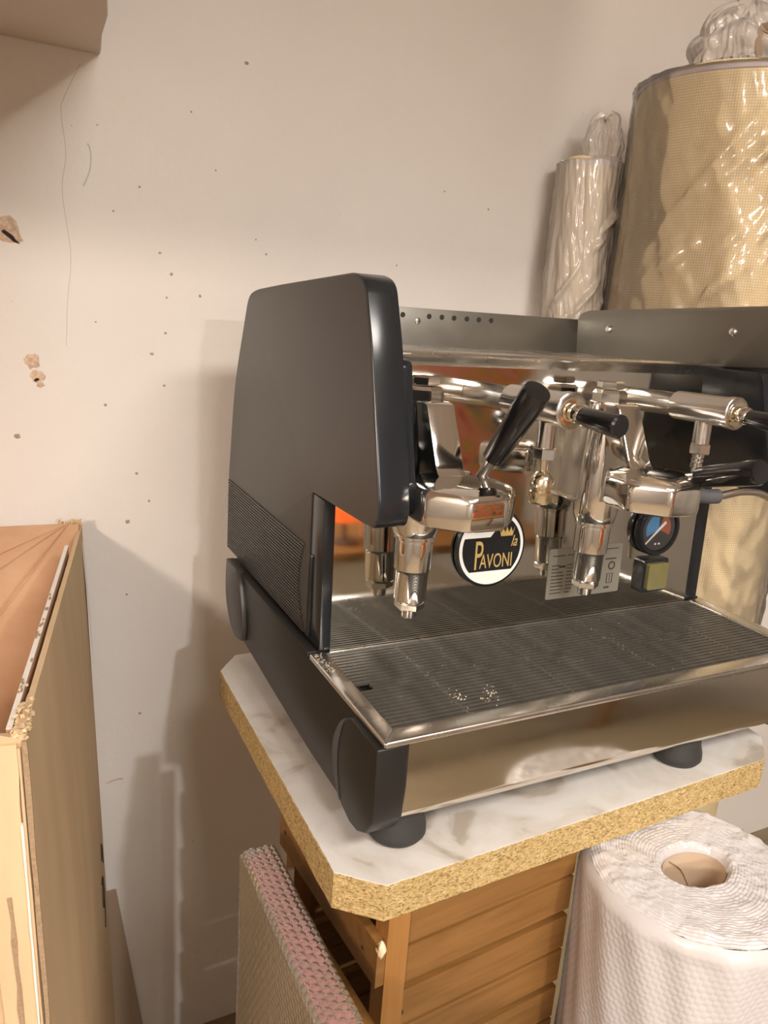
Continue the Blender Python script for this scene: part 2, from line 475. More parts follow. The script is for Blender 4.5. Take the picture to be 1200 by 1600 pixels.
# ------------------------------------------------------------------ room shell
struct(box('floor', ROOM_X0, ROOM_X1, ROOM_Y0, WALL_Y, FLOOR_Z-0.1, FLOOR_Z, 'floor_boards'))
struct(box('ceiling', ROOM_X0, ROOM_X1, ROOM_Y0, WALL_Y, CEIL_Z, CEIL_Z+0.1, 'ceiling_paint'))
wall_b = struct(box('wall_back', ROOM_X0, ROOM_X1, WALL_Y, WALL_Y+0.1, FLOOR_Z, CEIL_Z, 'painted_plaster'))
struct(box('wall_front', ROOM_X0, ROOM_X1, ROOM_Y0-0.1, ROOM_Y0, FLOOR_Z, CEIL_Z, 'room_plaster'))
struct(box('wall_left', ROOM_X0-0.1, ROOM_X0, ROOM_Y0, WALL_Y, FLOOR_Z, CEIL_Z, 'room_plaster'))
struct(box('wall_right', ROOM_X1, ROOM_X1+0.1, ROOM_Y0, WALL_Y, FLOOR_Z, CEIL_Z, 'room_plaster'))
# low plaster soffit that juts out from the wall at the upper left (stair underside)
def soffit():
    z = 0.735
    right = []
    for k in range(13):
        t = k/12
        y = WALL_Y - t*1.08
        x = -0.152 - (WALL_Y - y)*0.085 + random.uniform(-0.004, 0.004)
        right.append((x, y))
    poly = [(ROOM_X0, WALL_Y)] + [(ROOM_X0, WALL_Y-1.08)] + right[::-1]
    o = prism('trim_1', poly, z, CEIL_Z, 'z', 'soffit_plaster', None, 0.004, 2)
    return struct(o)
soffit()

# marks on the wall -------------------------------------------------
def wall_disc(cx, cz, rx, rz, y, rot=0.0, n=14, jit=0.25):
    pts = []
    for k in range(n):
        a = 2*math.pi*k/n
        j = 1 + random.uniform(-jit, jit)
        u = rx*math.cos(a)*j; w = rz*math.sin(a)*j
        pts.append((cx + u*math.cos(rot)-w*math.sin(rot), y, cz + u*math.sin(rot)+w*math.cos(rot)))
    return pts
def wall_blotch(name, items, mat, depth, stuff=False):
    v = []; f = []
    for (cx, cz, rx, rz, rot) in items:
        ring = wall_disc(cx, cz, rx, rz, WALL_Y-0.0003, rot)
        b = len(v); n = len(ring)
        v += ring
        v += [(cx+(p[0]-cx)*0.6, WALL_Y-depth, cz+(p[2]-cz)*0.6) for p in ring]
        v.append((cx, WALL_Y-depth*1.1, cz))
        for k in range(n):
            k2 = (k+1) % n
            f.append((b+k, b+k2, b+n+k2, b+n+k)); f.append((b+n+k, b+n+k2, b+2*n))
    o = pyd(name, v, f, mat, wall_b, 40)
    if stuff: o['kind'] = 'stuff'
    return o
wall_blotch('plaster_gouge', [(-0.292, 0.475, 0.022, 0.019, -0.5)], 'gouge_pale', 0.0016)
wall_blotch('gouge_hole', [(-0.290, 0.470, 0.017, 0.0045, -0.65)], 'hole_dark', 0.0024)
wall_blotch('plaster_gouge', [(-0.265, 0.285, 0.011, 0.012, 0.3), (-0.259, 0.262, 0.010, 0.010, 0.9), (-0.255, 0.248, 0.006, 0.005, 0.0)], 'gouge_pale', 0.0014)
wall_blotch('gouge_hole', [(-0.260, 0.257, 0.0050, 0.0030, 0.2)], 'hole_dark', 0.0022)
sp = [(0.067, 0.765, .0032), (-0.069, 0.464, .0022), (-0.051, 0.433, .003), (-0.004, 0.401, .0026), (-0.083, 0.303, .003), (-0.158, 0.217, .0026),
      (-0.292, 0.166, .0045), (0.109, 0.478, .002), (-0.059, 0.395, .0018), (-0.063, 0.251, .0022), (-0.126, 0.015, .004), (-0.061, 0.338, .0022),
      (0.284, 0.457, .0018), (0.361, 0.481, .0016), (0.02, 0.6, .0015), (-0.02, 0.68, .0015), (-0.10, 0.56, .0018), (0.09, 0.50, .0014), (-0.14, 0.52, .0016),
      (-0.17, 0.35, .0016), (-0.11, 0.10, .0026), (-0.09, 0.05, .0024), (-0.13, -0.12, .002), (-0.11, -0.36, .003), (0.45, 0.62, .0016), (0.55, 0.60, .002)]
wall_blotch('dirt_specks', [(x, z, r, r*0.9, 0) for x, z, r in sp], 'dirt_brown', 0.0007, True)
tube('wall_crack', [(-0.183, WALL_Y, 0.718), (-0.205, WALL_Y, 0.672), (-0.211, WALL_Y, 0.650), (-0.206, WALL_Y, 0.593), (-0.213, WALL_Y, 0.539), (-0.204, WALL_Y, 0.45), (-0.211, WALL_Y, 0.38), (-0.215, WALL_Y, 0.31)], 0.0005, 'crack_line', wall_b, 6)
tube('pencil_mark', [(-0.175, WALL_Y, 0.612), (-0.171, WALL_Y, 0.600), (-0.173, WALL_Y, 0.575), (-0.183, WALL_Y, 0.551)], 0.0011, 'pencil_blue', wall_b, 6)
tube('wall_smear', [(-0.172, WALL_Y, -0.495), (-0.155, WALL_Y, -0.491), (-0.142, WALL_Y, -0.492)], 0.0016, 'gouge_pale', wall_b, 6)

# ------------------------------------------------------------------ espresso machine
MC = thing('espresso_machine', 'two-group chrome and black espresso machine standing on the white chipboard panel', 'espresso machine')
LEAN = 0.040
def plate(x, z, off=0.0):
    """point on the leaning mirror backplate, off metres in front of it"""
    return Vector((x, 0.207 + LEAN*z - off, z + LEAN*off))
PN = Vector((0, -1, LEAN)).normalized()      # outward normal of the backplate
PM = Matrix(((1, 0, 0), (0, LEAN/math.hypot(1, LEAN), -1/math.hypot(1, LEAN)), (0, 1/math.hypot(1, LEAN), LEAN/math.hypot(1, LEAN)))).to_4x4()
def on_plate(x, z, off=0.001):
    return Matrix.Translation(plate(x, z, off)) @ PM   # local X right, local Y up the plate, local Z out of it

# hidden housing between the side panels
box('housing', 0.040, 0.618, 0.275, 0.535, -0.10, 0.346, 'base_black_plastic', MC, 0.004)
box('under_body', 0.035, 0.62, 0.030, 0.50, -0.112, -0.050, 'base_black_plastic', MC, 0.004)
# mirror backplate
prism('backplate', [(0.207, 0.0), (0.207+LEAN*0.352, 0.352), (0.217+LEAN*0.352, 0.352), (0.217, 0.0)], 0.027, 0.622, 'x', 'mirror_steel', MC, 0.0)
# cup deck on top with folded front lip
deck = prism('cup_deck', [(0.218, 0.350), (0.2135, 0.354), (0.2125, 0.3585), (0.216, 0.3615), (0.222, 0.3615), (0.228, 0.354), (0.535, 0.350), (0.535, 0.344), (0.220, 0.344)], 0.045, 0.622, 'x', 'rim_steel', MC, 0.0, smooth=50)
gal = prism('back_gallery', [(0.533, 0.345), (0.541, 0.408), (0.544, 0.408), (0.537, 0.345)], 0.045, 0.621, 'x', 'brushed_steel', MC, 0.0006)
for i, (px_) in enumerate((0.2422, 0.2661, 0.3143, 0.3382, 0.3614, 0.3862, 0.41, 0.4344)):
    lathe('gallery_hole', [(0.0042, 0), (0.0042, 0.0007), (0.0032, 0.0008)], 'hole_dark', gal, (px_, 0.5393, 0.396), (0, -1, 0.12), 12)
lathe('gallery_stud', [(0.005, 0), (0.005, 0.002), (0.003, 0.003)], 'brushed_steel', gal, (0.2929, 0.5387, 0.388), (0, -1, 0.12), 12)
def side_gallery(x0, x1, nx):
    poly = round_poly([(0.537, 0.346), (0.541, 0.416), (0.516, 0.4245), (0.150, 0.4445), (0.130, 0.440), (0.128, 0.364), (0.215, 0.357)], [0, 0.012, 0.01, 0.008, 0.006, 0, 0])
    g = prism('side_gallery', poly, x0, x1, 'x', 'brushed_steel', MC, 0.0004)
    for (y, z) in ((0.459, 0.396), (0.206, 0.407)):
        lathe('gallery_screw', [(0.0062, 0), (0.0062, 0.0014), (0.0045, 0.0032), (0.0012, 0.0036)], 'dull_chrome', g, ((x0 if nx < 0 else x1), y, z), (nx, 0, 0), 16)
    return g
side_gallery(0.6205, 0.6225, -1)


# side panels -------------------------------------------------------
CHEEK = [(0.620, 0.002), (0.622, 0.118), (0.598, 0.276), (0.534, 0.410), (0.498, 0.4175), (0.390, 0.4255), (0.166, 0.4395), (0.139, 0.432),
         (0.115, 0.370), (0.089, 0.274), (0.0735, 0.214), (0.078, 0.192), (0.100, 0.1905), (0.251, 0.187), (0.251, 0.002)]
CH_R = [0.004, 0.03, 0.05, 0.022, 0.02, 0.02, 0.026, 0.022, 0.02, 0.02, 0.012, 0.012, 0.004, 0.004, 0.0]
def side_panel(xo, xi, s):
    """xo outer plane, xi inner plane of the shell, s = +1 when the machine lies at larger x"""
    lo, hi = min(xo, xi), max(xo, xi)
    p = prism('side_panel', round_poly(CHEEK, CH_R), lo, hi, 'x', 'matte_black_plastic', MC, 0.0)
    # softer rounded outer edge
    me = p.data; bm = bmesh.new(); bm.from_mesh(me)
    es = [e for e in bm.edges if abs(e.verts[0].co.x-xo) < 1e-6 and abs(e.verts[1].co.x-xo) < 1e-6]
    bmesh.ops.bevel(bm, geom=es, offset=0.007, segments=4, affect='EDGES', profile=0.5, clamp_overlap=True)
    es = [e for e in bm.edges if abs(e.verts[0].co.x-xi) < 1e-6 and abs(e.verts[1].co.x-xi) < 1e-6]
    bmesh.ops.bevel(bm, geom=es, offset=0.002, segments=2, affect='EDGES', profile=0.5, clamp_overlap=True)
    bm.to_mesh(me); bm.free(); me.shade_smooth(); me.set_sharp_from_angle(angle=math.radians(30))
    me.materials.append(MATS['gloss_black_plastic'])   # smooth moulded edge round the grained outer face
    for pg in me.polygons:
        if abs(pg.normal.x) < 0.75: pg.material_index = 1
    # fine horizontal ribs moulded in the rear lower part
    bm = bmesh.new()
    arc = lambda z: 0.268 + 0.020*math.sin(min(1, max(0, (0.118-z)/0.112))*math.pi) - 0.012*((0.118-z)/0.112)
    n = 27
    for k in range(n):
        z = 0.0065 + k*0.111/(n-1)
        y1 = 0.6155
        bm_box(bm, xo-0.0016*s, xo+0.001*s, arc(z), y1, z-0.0013, z+0.0013)
    r = from_bm('rib_band', bm, 'matte_black_plastic', p, 0); r['kind'] = 'stuff'
    # glossy liner on the inner side
    lin = round_poly([(0.255, 0.20), (0.255, 0.355), (0.128, 0.357), (0.122, 0.352), (0.105, 0.274), (0.0895, 0.216), (0.094, 0.197)], [0, 0, 0.006, 0.006, 0.02, 0.012, 0.012])
    a, b = (xi, xi+0.016*s)
    if s < 0: b = xi-0.030
    li = prism('panel_liner', lin, min(a, b), max(a, b), 'x', 'gloss_black_plastic', p, 0.002)
    if s < 0:
        for q in li.data.vertices:
            if q.co.x < xi-0.010: q.co.x -= 0.016*(q.co.z-0.20)/0.155
    return p
side_panel(0.012, 0.048, 1)
side_panel(0.662, 0.638, -1)
# glossy black posts framing the backplate
for (x0, x1, xs) in ((0.013, 0.031, 0.0125), (0.622, 0.648, 0.648)):
    po = prism('panel_post', [(0.2075, 0.001), (0.2075+LEAN*0.186, 0.187), (0.2505, 0.187), (0.2505, 0.001)], x0, x1, 'x', 'gloss_black_plastic', MC, 0.0015)
    lathe('post_bead', [(0.0035, 0), (0.0042, 0.002), (0.0042, 0.104), (0.003, 0.107)], 'gloss_black_plastic', po, (xs + (0.0015 if xs < 0.1 else -0.0015), 0.2465, 0.004), (0, 0, 1), 14)

# base rails with lobed ends ----------------------------------------
def base_rail(xo, xi, s):
    lo, hi = min(xo, xi), max(xo, xi)
    poly = [(0.004, -0.0075), (0.003, -0.060), (0.010, -0.110), (0.060, -0.124), (0.20, -0.122), (0.35, -0.112), (0.47, -0.103), (0.53, -0.098), (0.56, -0.07), (0.572, -0.001), (0.213, -0.001), (0.213, -0.0075)]
    r = prism('base_rail', round_poly(poly, [0, 0.01, 0.02, 0.02, 0, 0, 0, 0.02, 0.02, 0, 0, 0]), lo, hi, 'x', 'base_black_plastic', MC, 0.0012)
    f = [(0.003, -0.0085), (0.0022, -0.060), (0.0045, -0.092), (0.016, -0.112), (0.035, -0.123), (0.055, -0.1255), (0.078, -0.119), (0.096, -0.103), (0.104, -0.080), (0.102, -0.055), (0.092, -0.030), (0.075, -0.012), (0.068, -0.0085)]
    a, b = xo-0.0065*s, xi-0.001*s
    prism('rail_end_cap', f, min(a, b), max(a, b), 'x', 'base_black_plastic', r, 0.0022, 3, ang=40)
    # crescent shaped recess edge in a paler grey
    cr = []
    m = 14
    for k in range(m+1):
        t = k/m; z = -0.016 - 0.100*t
        cr.append((0.0815 + 0.0265*math.sin(t*math.pi)**0.8, z))
    for k in range(m, -1, -1):
        t = k/m; z = -0.016 - 0.100*t
        cr.append((0.0815 + 0.0135*math.sin(t*math.pi), z))
    prism('cap_crescent', cr, min(xo-0.0072*s, xo-0.001*s), max(xo-0.0072*s, xo-0.001*s), 'x', 'rubber_grey', r, 0.0)
    bk = [(0.560, 0.004), (0.564, -0.040), (0.556, -0.070), (0.535, -0.095), (0.505, -0.107), (0.466, -0.098), (0.462, -0.075), (0.468, -0.045), (0.485, -0.012), (0.505, 0.004)]
    a, b = xo-0.0060*s, xo+0.006*s
    prism('rail_end_cap', round_poly(bk, [0.002, 0.02, 0.015, 0.015, 0.015, 0.002, 0.01, 0.01, 0.01, 0.002]), min(a, b), max(a, b), 'x', 'matte_black_plastic', r, 0.0015)
base_rail(0.0, 0.030, 1)
base_rail(0.660, 0.626, -1)

# feet ---------------------------------------------------------------
for (fx, fy) in ((0.050, 0.052), (0.474, 0.052), (0.60, 0.052), (0.100, 0.43), (0.60, 0.43)):
    if fx == 0.60 and fy < 0.1: continue
    lathe('foot', [(0.018, 0.0), (0.030, 0.001), (0.0335, 0.006), (0.033, 0.014), (0.030, 0.024), (0.028, 0.042)], 'rubber_black', MC, (fx, fy, -0.1495), (0, 0, 1), 32)

# drip tray ----------------------------------------------------------
FR_OUT = (0.0, 0.657, 0.0, 0.2065)
def rim_piece(name, poly):
    return prism(name, poly, -0.0075, 0.0, 'z', 'rim_steel', MC, 0.0022, 3)
rim_piece('tray_rim', [(0.0, 0.0), (0.657, 0.0), (0.634, 0.0225), (0.0205, 0.0225)])
rim_piece('tray_rim', [(0.0, 0.0), (0.0205, 0.0225), (0.0215, 0.2065), (0.0, 0.2065)])
rim_piece('tray_rim', [(0.657, 0.0), (0.657, 0.2065), (0.632, 0.2065), (0.634, 0.0225)])
box('tray_rim', 0.0215, 0.632, 0.2025, 0.2065, -0.0075, -0.0008, 'rim_steel', MC, 0.001)
box('tray_sump', 0.020, 0.634, 0.020, 0.204, -0.016, -0.0125, 'sump_dark', MC)
grate = box('drip_grate', 0.0206, 0.6335, 0.0228, 0.0245, -0.0115, -0.0045, 'grate_black', MC, 0.0)
NS = 25
bm = bmesh.new(); bm_box(bm, 0, 0.612, -0.0021, 0.0021, -0.0038, 0.0); bevel(bm, 0.0012, 2)
SL = from_bm('slat', bm, 'grate_black', grate)
SL.location = (0.0214, 0.0265, -0.0032)
bm = bmesh.new(); bm_box(bm, 0, 0.612-0.0185, -0.0021, 0.0021, -0.0038, 0.0); bevel(bm, 0.0012, 2)
SLs = None
for k in range(1, NS):
    y = 0.0265 + k*(0.1995-0.0265)/(NS-1)
    short = 0.106 < y < 0.123
    if short and SLs is None:
        SLs = from_bm('slat', bm, 'grate_black', grate); o = SLs
    else:
        o = (SLs if short else SL).copy(); COL.objects.link(o)
    o.location = (0.0214 + (0.0185 if short else 0), y, -0.0032)
for cx in (0.113, 0.257, 0.402, 0.545):
    box('cross_bar', cx-0.0022, cx+0.0022, 0.0245, 0.2015, -0.0072, -0.0036, 'grate_black', grate, 0.0006)
# splashes of dried milk on the grate
v = []; f = []
def crumb(x, y, z, r):
    b = len(v)
    for q in ((r,0,0),(-r,0,0),(0,r,0),(0,-r,0),(0,0,r*0.6),(0,0,-r*0.3)):
        v.append((x+q[0]*random.uniform(.6,1.3), y+q[1]*random.uniform(.6,1.3), z+q[2]))
    for t in ((0,2,4),(2,1,4),(1,3,4),(3,0,4),(2,0,5),(1,2,5),(3,1,5),(0,3,5)):
        f.append(tuple(b+i for i in t))
for i in range(46):
    cx, cy = random.choice([(0.122, 0.062), (0.160, 0.055), (0.168, 0.066), (0.150, 0.047)])
    crumb(cx+random.gauss(0, .005), cy+random.gauss(0, .005), -0.0032, random.uniform(.0005, .0016))
for i in range(120):
    crumb(random.choice((0.113, 0.115, 0.402, 0.404))+random.gauss(0, .0035), random.uniform(0.026, 0.17), -0.0034, random.uniform(.0003, .0009))
for i in range(70):
    crumb(random.uniform(0.03, 0.60), random.uniform(0.028, 0.198), -0.0032, random.uniform(.0003, .0008))
for i in range(70):
    crumb(abs(random.gauss(0.008, .004)), random.uniform(0.15, 0.204), 0.0001, random.uniform(.0004, .0010))
o = pyd('dried_milk', v, f, 'residue_pale', grate, 0); o['kind'] = 'stuff'

# polished front panel with rolled lower edge
prof = [(0.0165, -0.0075), (0.0085, -0.088)]
for k in range(1, 9):
    a = k/8*math.pi*0.42
    prof.append((0.0085 + 0.030*(1-math.cos(a)), -0.088 - 0.030*math.sin(a)*0.82))
ye, ze = prof[-1]
prof += [(ye-0.002, ze-0.003), (ye+0.002, ze-0.0045), (ye+0.005, ze-0.001), (ye+0.014, -0.06), (0.022, -0.0075)]
prism('front_panel', prof, 0.0300, 0.627, 'x', 'front_steel', MC, 0.0, smooth=50)

# brew groups --------------------------------------------------------
def group_head(gx, lever_base, lever_tip, nm):
    # main casting: barrel on the vertical valve axis
    ay = 0.170
    body = lathe('group_head', [(0.0215, 0.150), (0.026, 0.156), (0.0285, 0.166), (0.0295, 0.200), (0.0280, 0.245), (0.0235, 0.285), (0.0215, 0.306), (0.0195, 0.3095)], 'chrome', MC, (gx, ay, 0), (0, 0, 1), 40)
    # flange to the backplate
    prism('mounting_flange', round_poly([(gx-0.030, 0.175), (gx+0.030, 0.175), (gx+0.026, 0.285), (gx-0.026, 0.285)], 0.012), ay+0.004, 0.226, 'y', 'dull_chrome', body, 0.002)
    # slanted neck that runs from the top down to the brew bell
    neck = [(0.190, 0.300), (0.190, 0.3105), (0.142, 0.3115), (0.136, 0.3085), (0.1035, 0.242), (0.086, 0.232), (0.086, 0.205), (0.190, 0.172)]
    prism('neck', round_poly(neck, [0, 0.002, 0.005, 0.006, 0.014, 0.006, 0.004, 0]), gx-0.0175, gx+0.0175, 'x', 'chrome', body, 0.0055, 4, ang=50)
    # brew bell: rounded octagon with soft shoulders
    cy = 0.081; R = 0.0595
    oc = []
    for k in range(8):
        a = math.pi/8 + k*math.pi/4
        oc.append((gx + R*math.cos(a), cy + R*math.sin(a)))
    def ring(sc, z, rr):
        p = round_poly([(gx+(x-gx)*sc, cy+(y-cy)*sc) for x, y in oc], rr, 5)
        return [(x, y, z) for x, y in p]
    rings = [ring(0.80, 0.1980, 0.012), ring(0.95, 0.1980, 0.012), ring(0.985, 0.1995, 0.007), ring(1.0, 0.2035, 0.005), ring(1.0, 0.2265, 0.005), ring(0.985, 0.2315, 0.012), ring(0.94, 0.2350, 0.014), ring(0.80, 0.2380, 0.018), ring(0.4, 0.2395, 0.012)]
    v = []; f = []; n = len(rings[0])
    for r_ in rings: v += r_
    for i in range(len(rings)-1):
        for k in range(n):
            k2 = (k+1) % n
            f.append((i*n+k, i*n+k2, (i+1)*n+k2, (i+1)*n+k))
    f.append(tuple(range(n-1, -1, -1))); f.append(tuple(range((len(rings)-1)*n, len(rings)*n)))
    pyd('brew_bell', v, f, 'chrome', body, 30)
    lathe('shower_screen', [(0.040, -0.0005), (0.040, 0.004), (0.030, 0.005)], 'rubber_black', body, (gx, cy, 0.1983), (0, 0, -1), 32)
    # hex plugs on top
    lathe('hex_nut', [(0.0185, 0), (0.0215, 0.001), (0.0215, 0.0125), (0.0180, 0.0165), (0.012, 0.017)], 'chrome', body, (gx, ay+0.003, 0.309), (0, 0.03, 1), 6, 20, 0.35)
    lathe('hex_nut', [(0.0150, 0), (0.0168, 0.0015), (0.0168, 0.0080), (0.0145, 0.0095)], 'chrome', body, (gx, ay+0.004, 0.327), (0, 0.03, 1), 6, 20, 0.2)
    # allen screw on the neck
    sc = lathe('neck_screw', [(0.0062, -0.002), (0.0062, 0.0016), (0.0050, 0.0024), (0.0030, 0.0024), (0.0030, 0.0006), (0.0005, 0.0004)], 'dull_chrome', body, (gx+0.004, 0.1175, 0.2635), (0, -0.86, 0.42), 18)
    # lower valve chamber
    lathe('valve_chamber', [(0.0235, 0.160), (0.0245, 0.157), (0.0245, 0.150), (0.0222, 0.149), (0.0226, 0.146), (0.0222, 0.113), (0.0205, 0.1115), (0.0202, 0.1095), (0.0196, 0.1085), (0.0190, 0.074), (0.0165, 0.0715)], 'chrome', body, (gx, ay-0.001, 0), (0, 0, 1), 36)
    lathe('drain_nut', [(0.0165, 0.0625), (0.0180, 0.0635), (0.0180, 0.0700), (0.0165, 0.0712)], 'dull_chrome', body, (gx, ay-0.0015, 0), (0, 0, 1), 6, 20, 0.5)
    lathe('drain_tip', [(0.0080, 0.051), (0.0092, 0.052), (0.0095, 0.0625)], 'dull_chrome', body, (gx, ay-0.002, 0), (0, 0, 1), 20)
    # brew lever at the right-hand side of the group
    b = Vector(lever_base); t = Vector(lever_tip); d = (t-b)
    lathe('lever_hub', [(0.013, 0), (0.014, 0.002), (0.014, 0.016), (0.010, 0.020)], 'chrome', body, (gx+0.018, b.y+0.012, b.z-0.004), (1, 0, 0), 20)
    L = d.length
    rod = lathe('lever_rod', [(0.0062, -0.012), (0.0058, L*0.36)], 'dull_chrome', body, b, d, 14)
    lathe('lever_handle', [(0.0095, L*0.27), (0.0118, L*0.285), (0.0128, L*0.40), (0.0146, L*0.80), (0.0150, L*0.965), (0.0138, L*0.995), (0.0100, L*1.0)], 'handle_black', body, b, d, 28)
    return body
group_head(0.110, (0.150, 0.110, 0.230), (0.150, 0.024, 0.340), 'a')
group_head(0.380, (0.420, 0.080, 0.229), (0.420, -0.032, 0.2635), 'b')

# steam and water taps -----------------------------------------------
YR = 0.219
def tap(tx, yend, z, fy, kind):
    b = lathe('steam_tap', [(0.0150, 0.0), (0.0150, 0.079), (0.0158, 0.080), (0.0158, 0.082), (0.0180, 0.083), (0.0184, YR-yend-0.010), (0.0195, YR-yend-0.009), (0.0195, YR-yend-0.001), (0.0180, YR-yend), (0.0120, YR-yend+0.0006)], 'dull_chrome', MC, (tx, YR, z-0.004), (0, -1, 0.028), 36)
    lathe('tap_collar', [(0.0150, 0), (0.0150, 0.003), (0.0105, 0.0038)], 'brass_chrome', b, (tx, yend+0.0005, z), (0, -1, 0), 28)
    lathe('tap_ball', [(0.0060, 0.0)] + [(0.0108*math.sin(a), 0.0075-0.0108*math.cos(a)) for a in [0.8+0.28*i for i in range(8)]] , 'chrome', b, (tx, yend-0.003, z), (0, -1, 0), 24, 80)
    yh = yend-0.014
    lathe('tap_handle', [(0.0060, 0), (0.0085, 0.002), (0.0098, 0.010), (0.0118, 0.050), (0.0116, 0.0545), (0.0095, 0.0565)], 'handle_black', b, (tx, yh, z-0.001), (0.02, -1, -0.04), 24)
    lathe('tap_outlet', [(0.0105, 0.0), (0.0105, 0.030), (0.0085, 0.031)], 'dull_chrome', b, (tx, fy, z-0.013), (0, -0.03, -1), 20)
    lathe('outlet_nut', [(0.0120, 0), (0.0132, 0.0012), (0.0132, 0.0118), (0.0120, 0.013)], 'dull_chrome', b, (tx, fy-0.001, z-0.043), (0, -0.03, -1), 6, 20, 0.3)
    if kind == 'water':
        lathe('nozzle_stem', [(0.0052, 0), (0.0052, 0.018)], 'brass_chrome', b, (tx, fy-0.002, z-0.055), (0, -0.05, -1), 16)
        pr = [(0.0060, 0), (0.0105, 0.004), (0.0132, 0.010), (0.0132, 0.017), (0.0105, 0.0185), (0.0105, 0.0205), (0.0135, 0.022), (0.0135, 0.033), (0.0115, 0.0355), (0.0080, 0.036)]
        lathe('nozzle', pr, 'brass_chrome', b, (tx, fy-0.003, z-0.068), (0, -0.05, -1), 24)
    else:
        tube('steam_wand', [(tx, fy-0.001, z-0.052), (tx-0.002, fy-0.002, 0.235), (tx+0.004, fy-0.006, 0.212), (tx+0.030, fy-0.012, 0.204), (tx+0.072, fy-0.018, 0.210), (tx+0.112, fy-0.020, 0.204), (tx+0.152, fy-0.024, 0.178), (tx+0.178, fy-0.028, 0.12), (tx+0.185, fy-0.030, 0.03)], 0.0052, 'dull_chrome', b, 14)
        tube('wand_grip', [(tx-0.004, fy-0.008, 0.2085), (tx+0.014, fy-0.0095, 0.2045), (tx+0.034, fy-0.0125, 0.2045)], 0.0095, 'rubber_grey', b, 16)
        lathe('wand_coil', [(0.0075, 0), (0.0075, 0.004), (0.006, 0.005), (0.0075, 0.006), (0.0075, 0.010), (0.006, 0.011), (0.0075, 0.012), (0.0075, 0.018)], 'dull_chrome', b, (tx, fy-0.001, z-0.056), (-0.05, 0, -1), 16)
tap(0.203, 0.033, 0.3175, 0.070, 'water')
tap(0.462, 0.046, 0.3140, 0.092, 'steam')

# round badge ---------------------------------------------------------
BM = on_plate(0.246, 0.115, 0.0)
BR = 0.0535
badge = lathe('badge', [(BR, 0.002), (BR, 0.0062), (BR-0.001, 0.0072), (BR-0.0035, 0.0076)], 'badge_black', MC, plate(0.246, 0.115, 0), PN, 64)
BF = on_plate(0.246, 0.115, 0.0)
def badge_poly(name, pts, z0, z1, mat):
    bm = prism_bm(pts, z0, z1, 'z')
    bm.transform(BF)
    return from_bm(name, bm, mat, badge, 0)
IR = BR*0.925
badge_poly('badge_ring', [(IR*math.cos(a), IR*math.sin(a)) for a in [2*math.pi*k/64 for k in range(64)]], 0.0070, 0.0080, 'badge_white')
IB = BR*0.84
yb, yt = -0.58*BR, 0.27*BR
pts = []
a0 = math.asin(yb/IB); 
pts.append((-math.cos(a0)*IB, yb))
n = 30
atop = math.radians(66)
for k in range(n+1):
    a = a0 + (atop-a0)*k/n
    pts.append((IB*math.cos(a), IB*math.sin(a)))
pts.append((-0.06*BR, yt))
a1 = math.pi - math.asin(yt/IB)
a2 = math.pi - a0
for k in range(0, 8):
    a = a1 + (a2-a1)*k/8
    pts.append((IB*math.cos(a), IB*math.sin(a)))
badge_poly('badge_field', pts, 0.0076, 0.0085, 'badge_black')
cw, cyb, cyt = 0.20*BR, 0.28*BR, 0.50*BR
c0 = 0.40*BR
crown = [(c0-cw*0.85, cyb), (c0+cw*0.85, cyb), (c0+cw*1.12, cyt)]
for k in range(4):
    xx = c0 + cw*(0.84-0.56*k)
    crown.append((xx, cyb+0.085*BR))
    crown.append((c0+cw*(0.56-0.56*k) if k < 3 else c0-cw*1.12, cyt))
badge_poly('badge_crown', crown, 0.0083, 0.0090, 'badge_gold')
text_mesh('badge_lettering', 'P', 0.0555, 'badge_gold', badge, BF @ Matrix.Translation((-0.51*BR, -0.52*BR, 0.0087)), 0.50, 0, 0.0003, 0.0)
text_mesh('badge_lettering', 'AVONI', 0.0275, 'badge_gold', badge, BF @ Matrix.Translation((-0.335*BR, -0.50*BR, 0.0087)), 0.60, 0, 0.0003, 0.0)
text_mesh('badge_lettering', 'la', 0.0215, 'badge_gold', badge, BF @ Matrix.Translation((0.535*BR, 0.01*BR, 0.0087)), 0.72, 0.35, 0.0003, 0.0)

# pressure gauge -------------------------------------------------------
GX, GZ, GR = 0.536, 0.1215, 0.040
gauge = lathe('pressure_gauge', [(GR*0.90, 0), (GR, 0.003), (GR, 0.011), (GR*0.96, 0.0135), (GR*0.84, 0.0140), (GR*0.80, 0.0105), (GR*0.2, 0.0100)], 'gloss_black_plastic', MC, plate(GX, GZ, 0), PN, 48)
GF = on_plate(GX, GZ, 0.0)
def gpoly(name, pts, z0, z1, mat):
    bm = prism_bm(pts, z0, z1, 'z'); bm.transform(GF)
    return from_bm(name, bm, mat, gauge, 0)
gpoly('dial', [(GR*0.79*math.cos(a), GR*0.79*math.sin(a)) for a in [2*math.pi*k/40 for k in range(40)]], 0.0095, 0.0107, 'dial_face')
def sector(a0, a1, r):
    return [(0, 0)] + [(r*math.cos(a0+(a1-a0)*k/10), r*math.sin(a0+(a1-a0)*k/10)) for k in range(11)]
gpoly('dial_sector', sector(math.radians(95), math.radians(205), GR*0.62), 0.0105, 0.0112, 'dial_blue')
gpoly('dial_sector', sector(math.radians(-25), math.radians(70), GR*0.58), 0.0105, 0.0112, 'dial_red')
def bar2(ax, ay_, bx, by, w):
    d = Vector((bx-ax, by-ay_)).normalized(); q = Vector((-d.y, d.x))*w/2
    return [(ax+q.x, ay_+q.y), (ax-q.x, ay_-q.y), (bx-q.x*0.5, by-q.y*0.5), (bx+q.x*0.5, by+q.y*0.5)]
gpoly('needle', bar2(0.30*GR, 0.26*GR, -0.60*GR, -0.52*GR, 0.0042), 0.0112, 0.0120, 'dial_white')
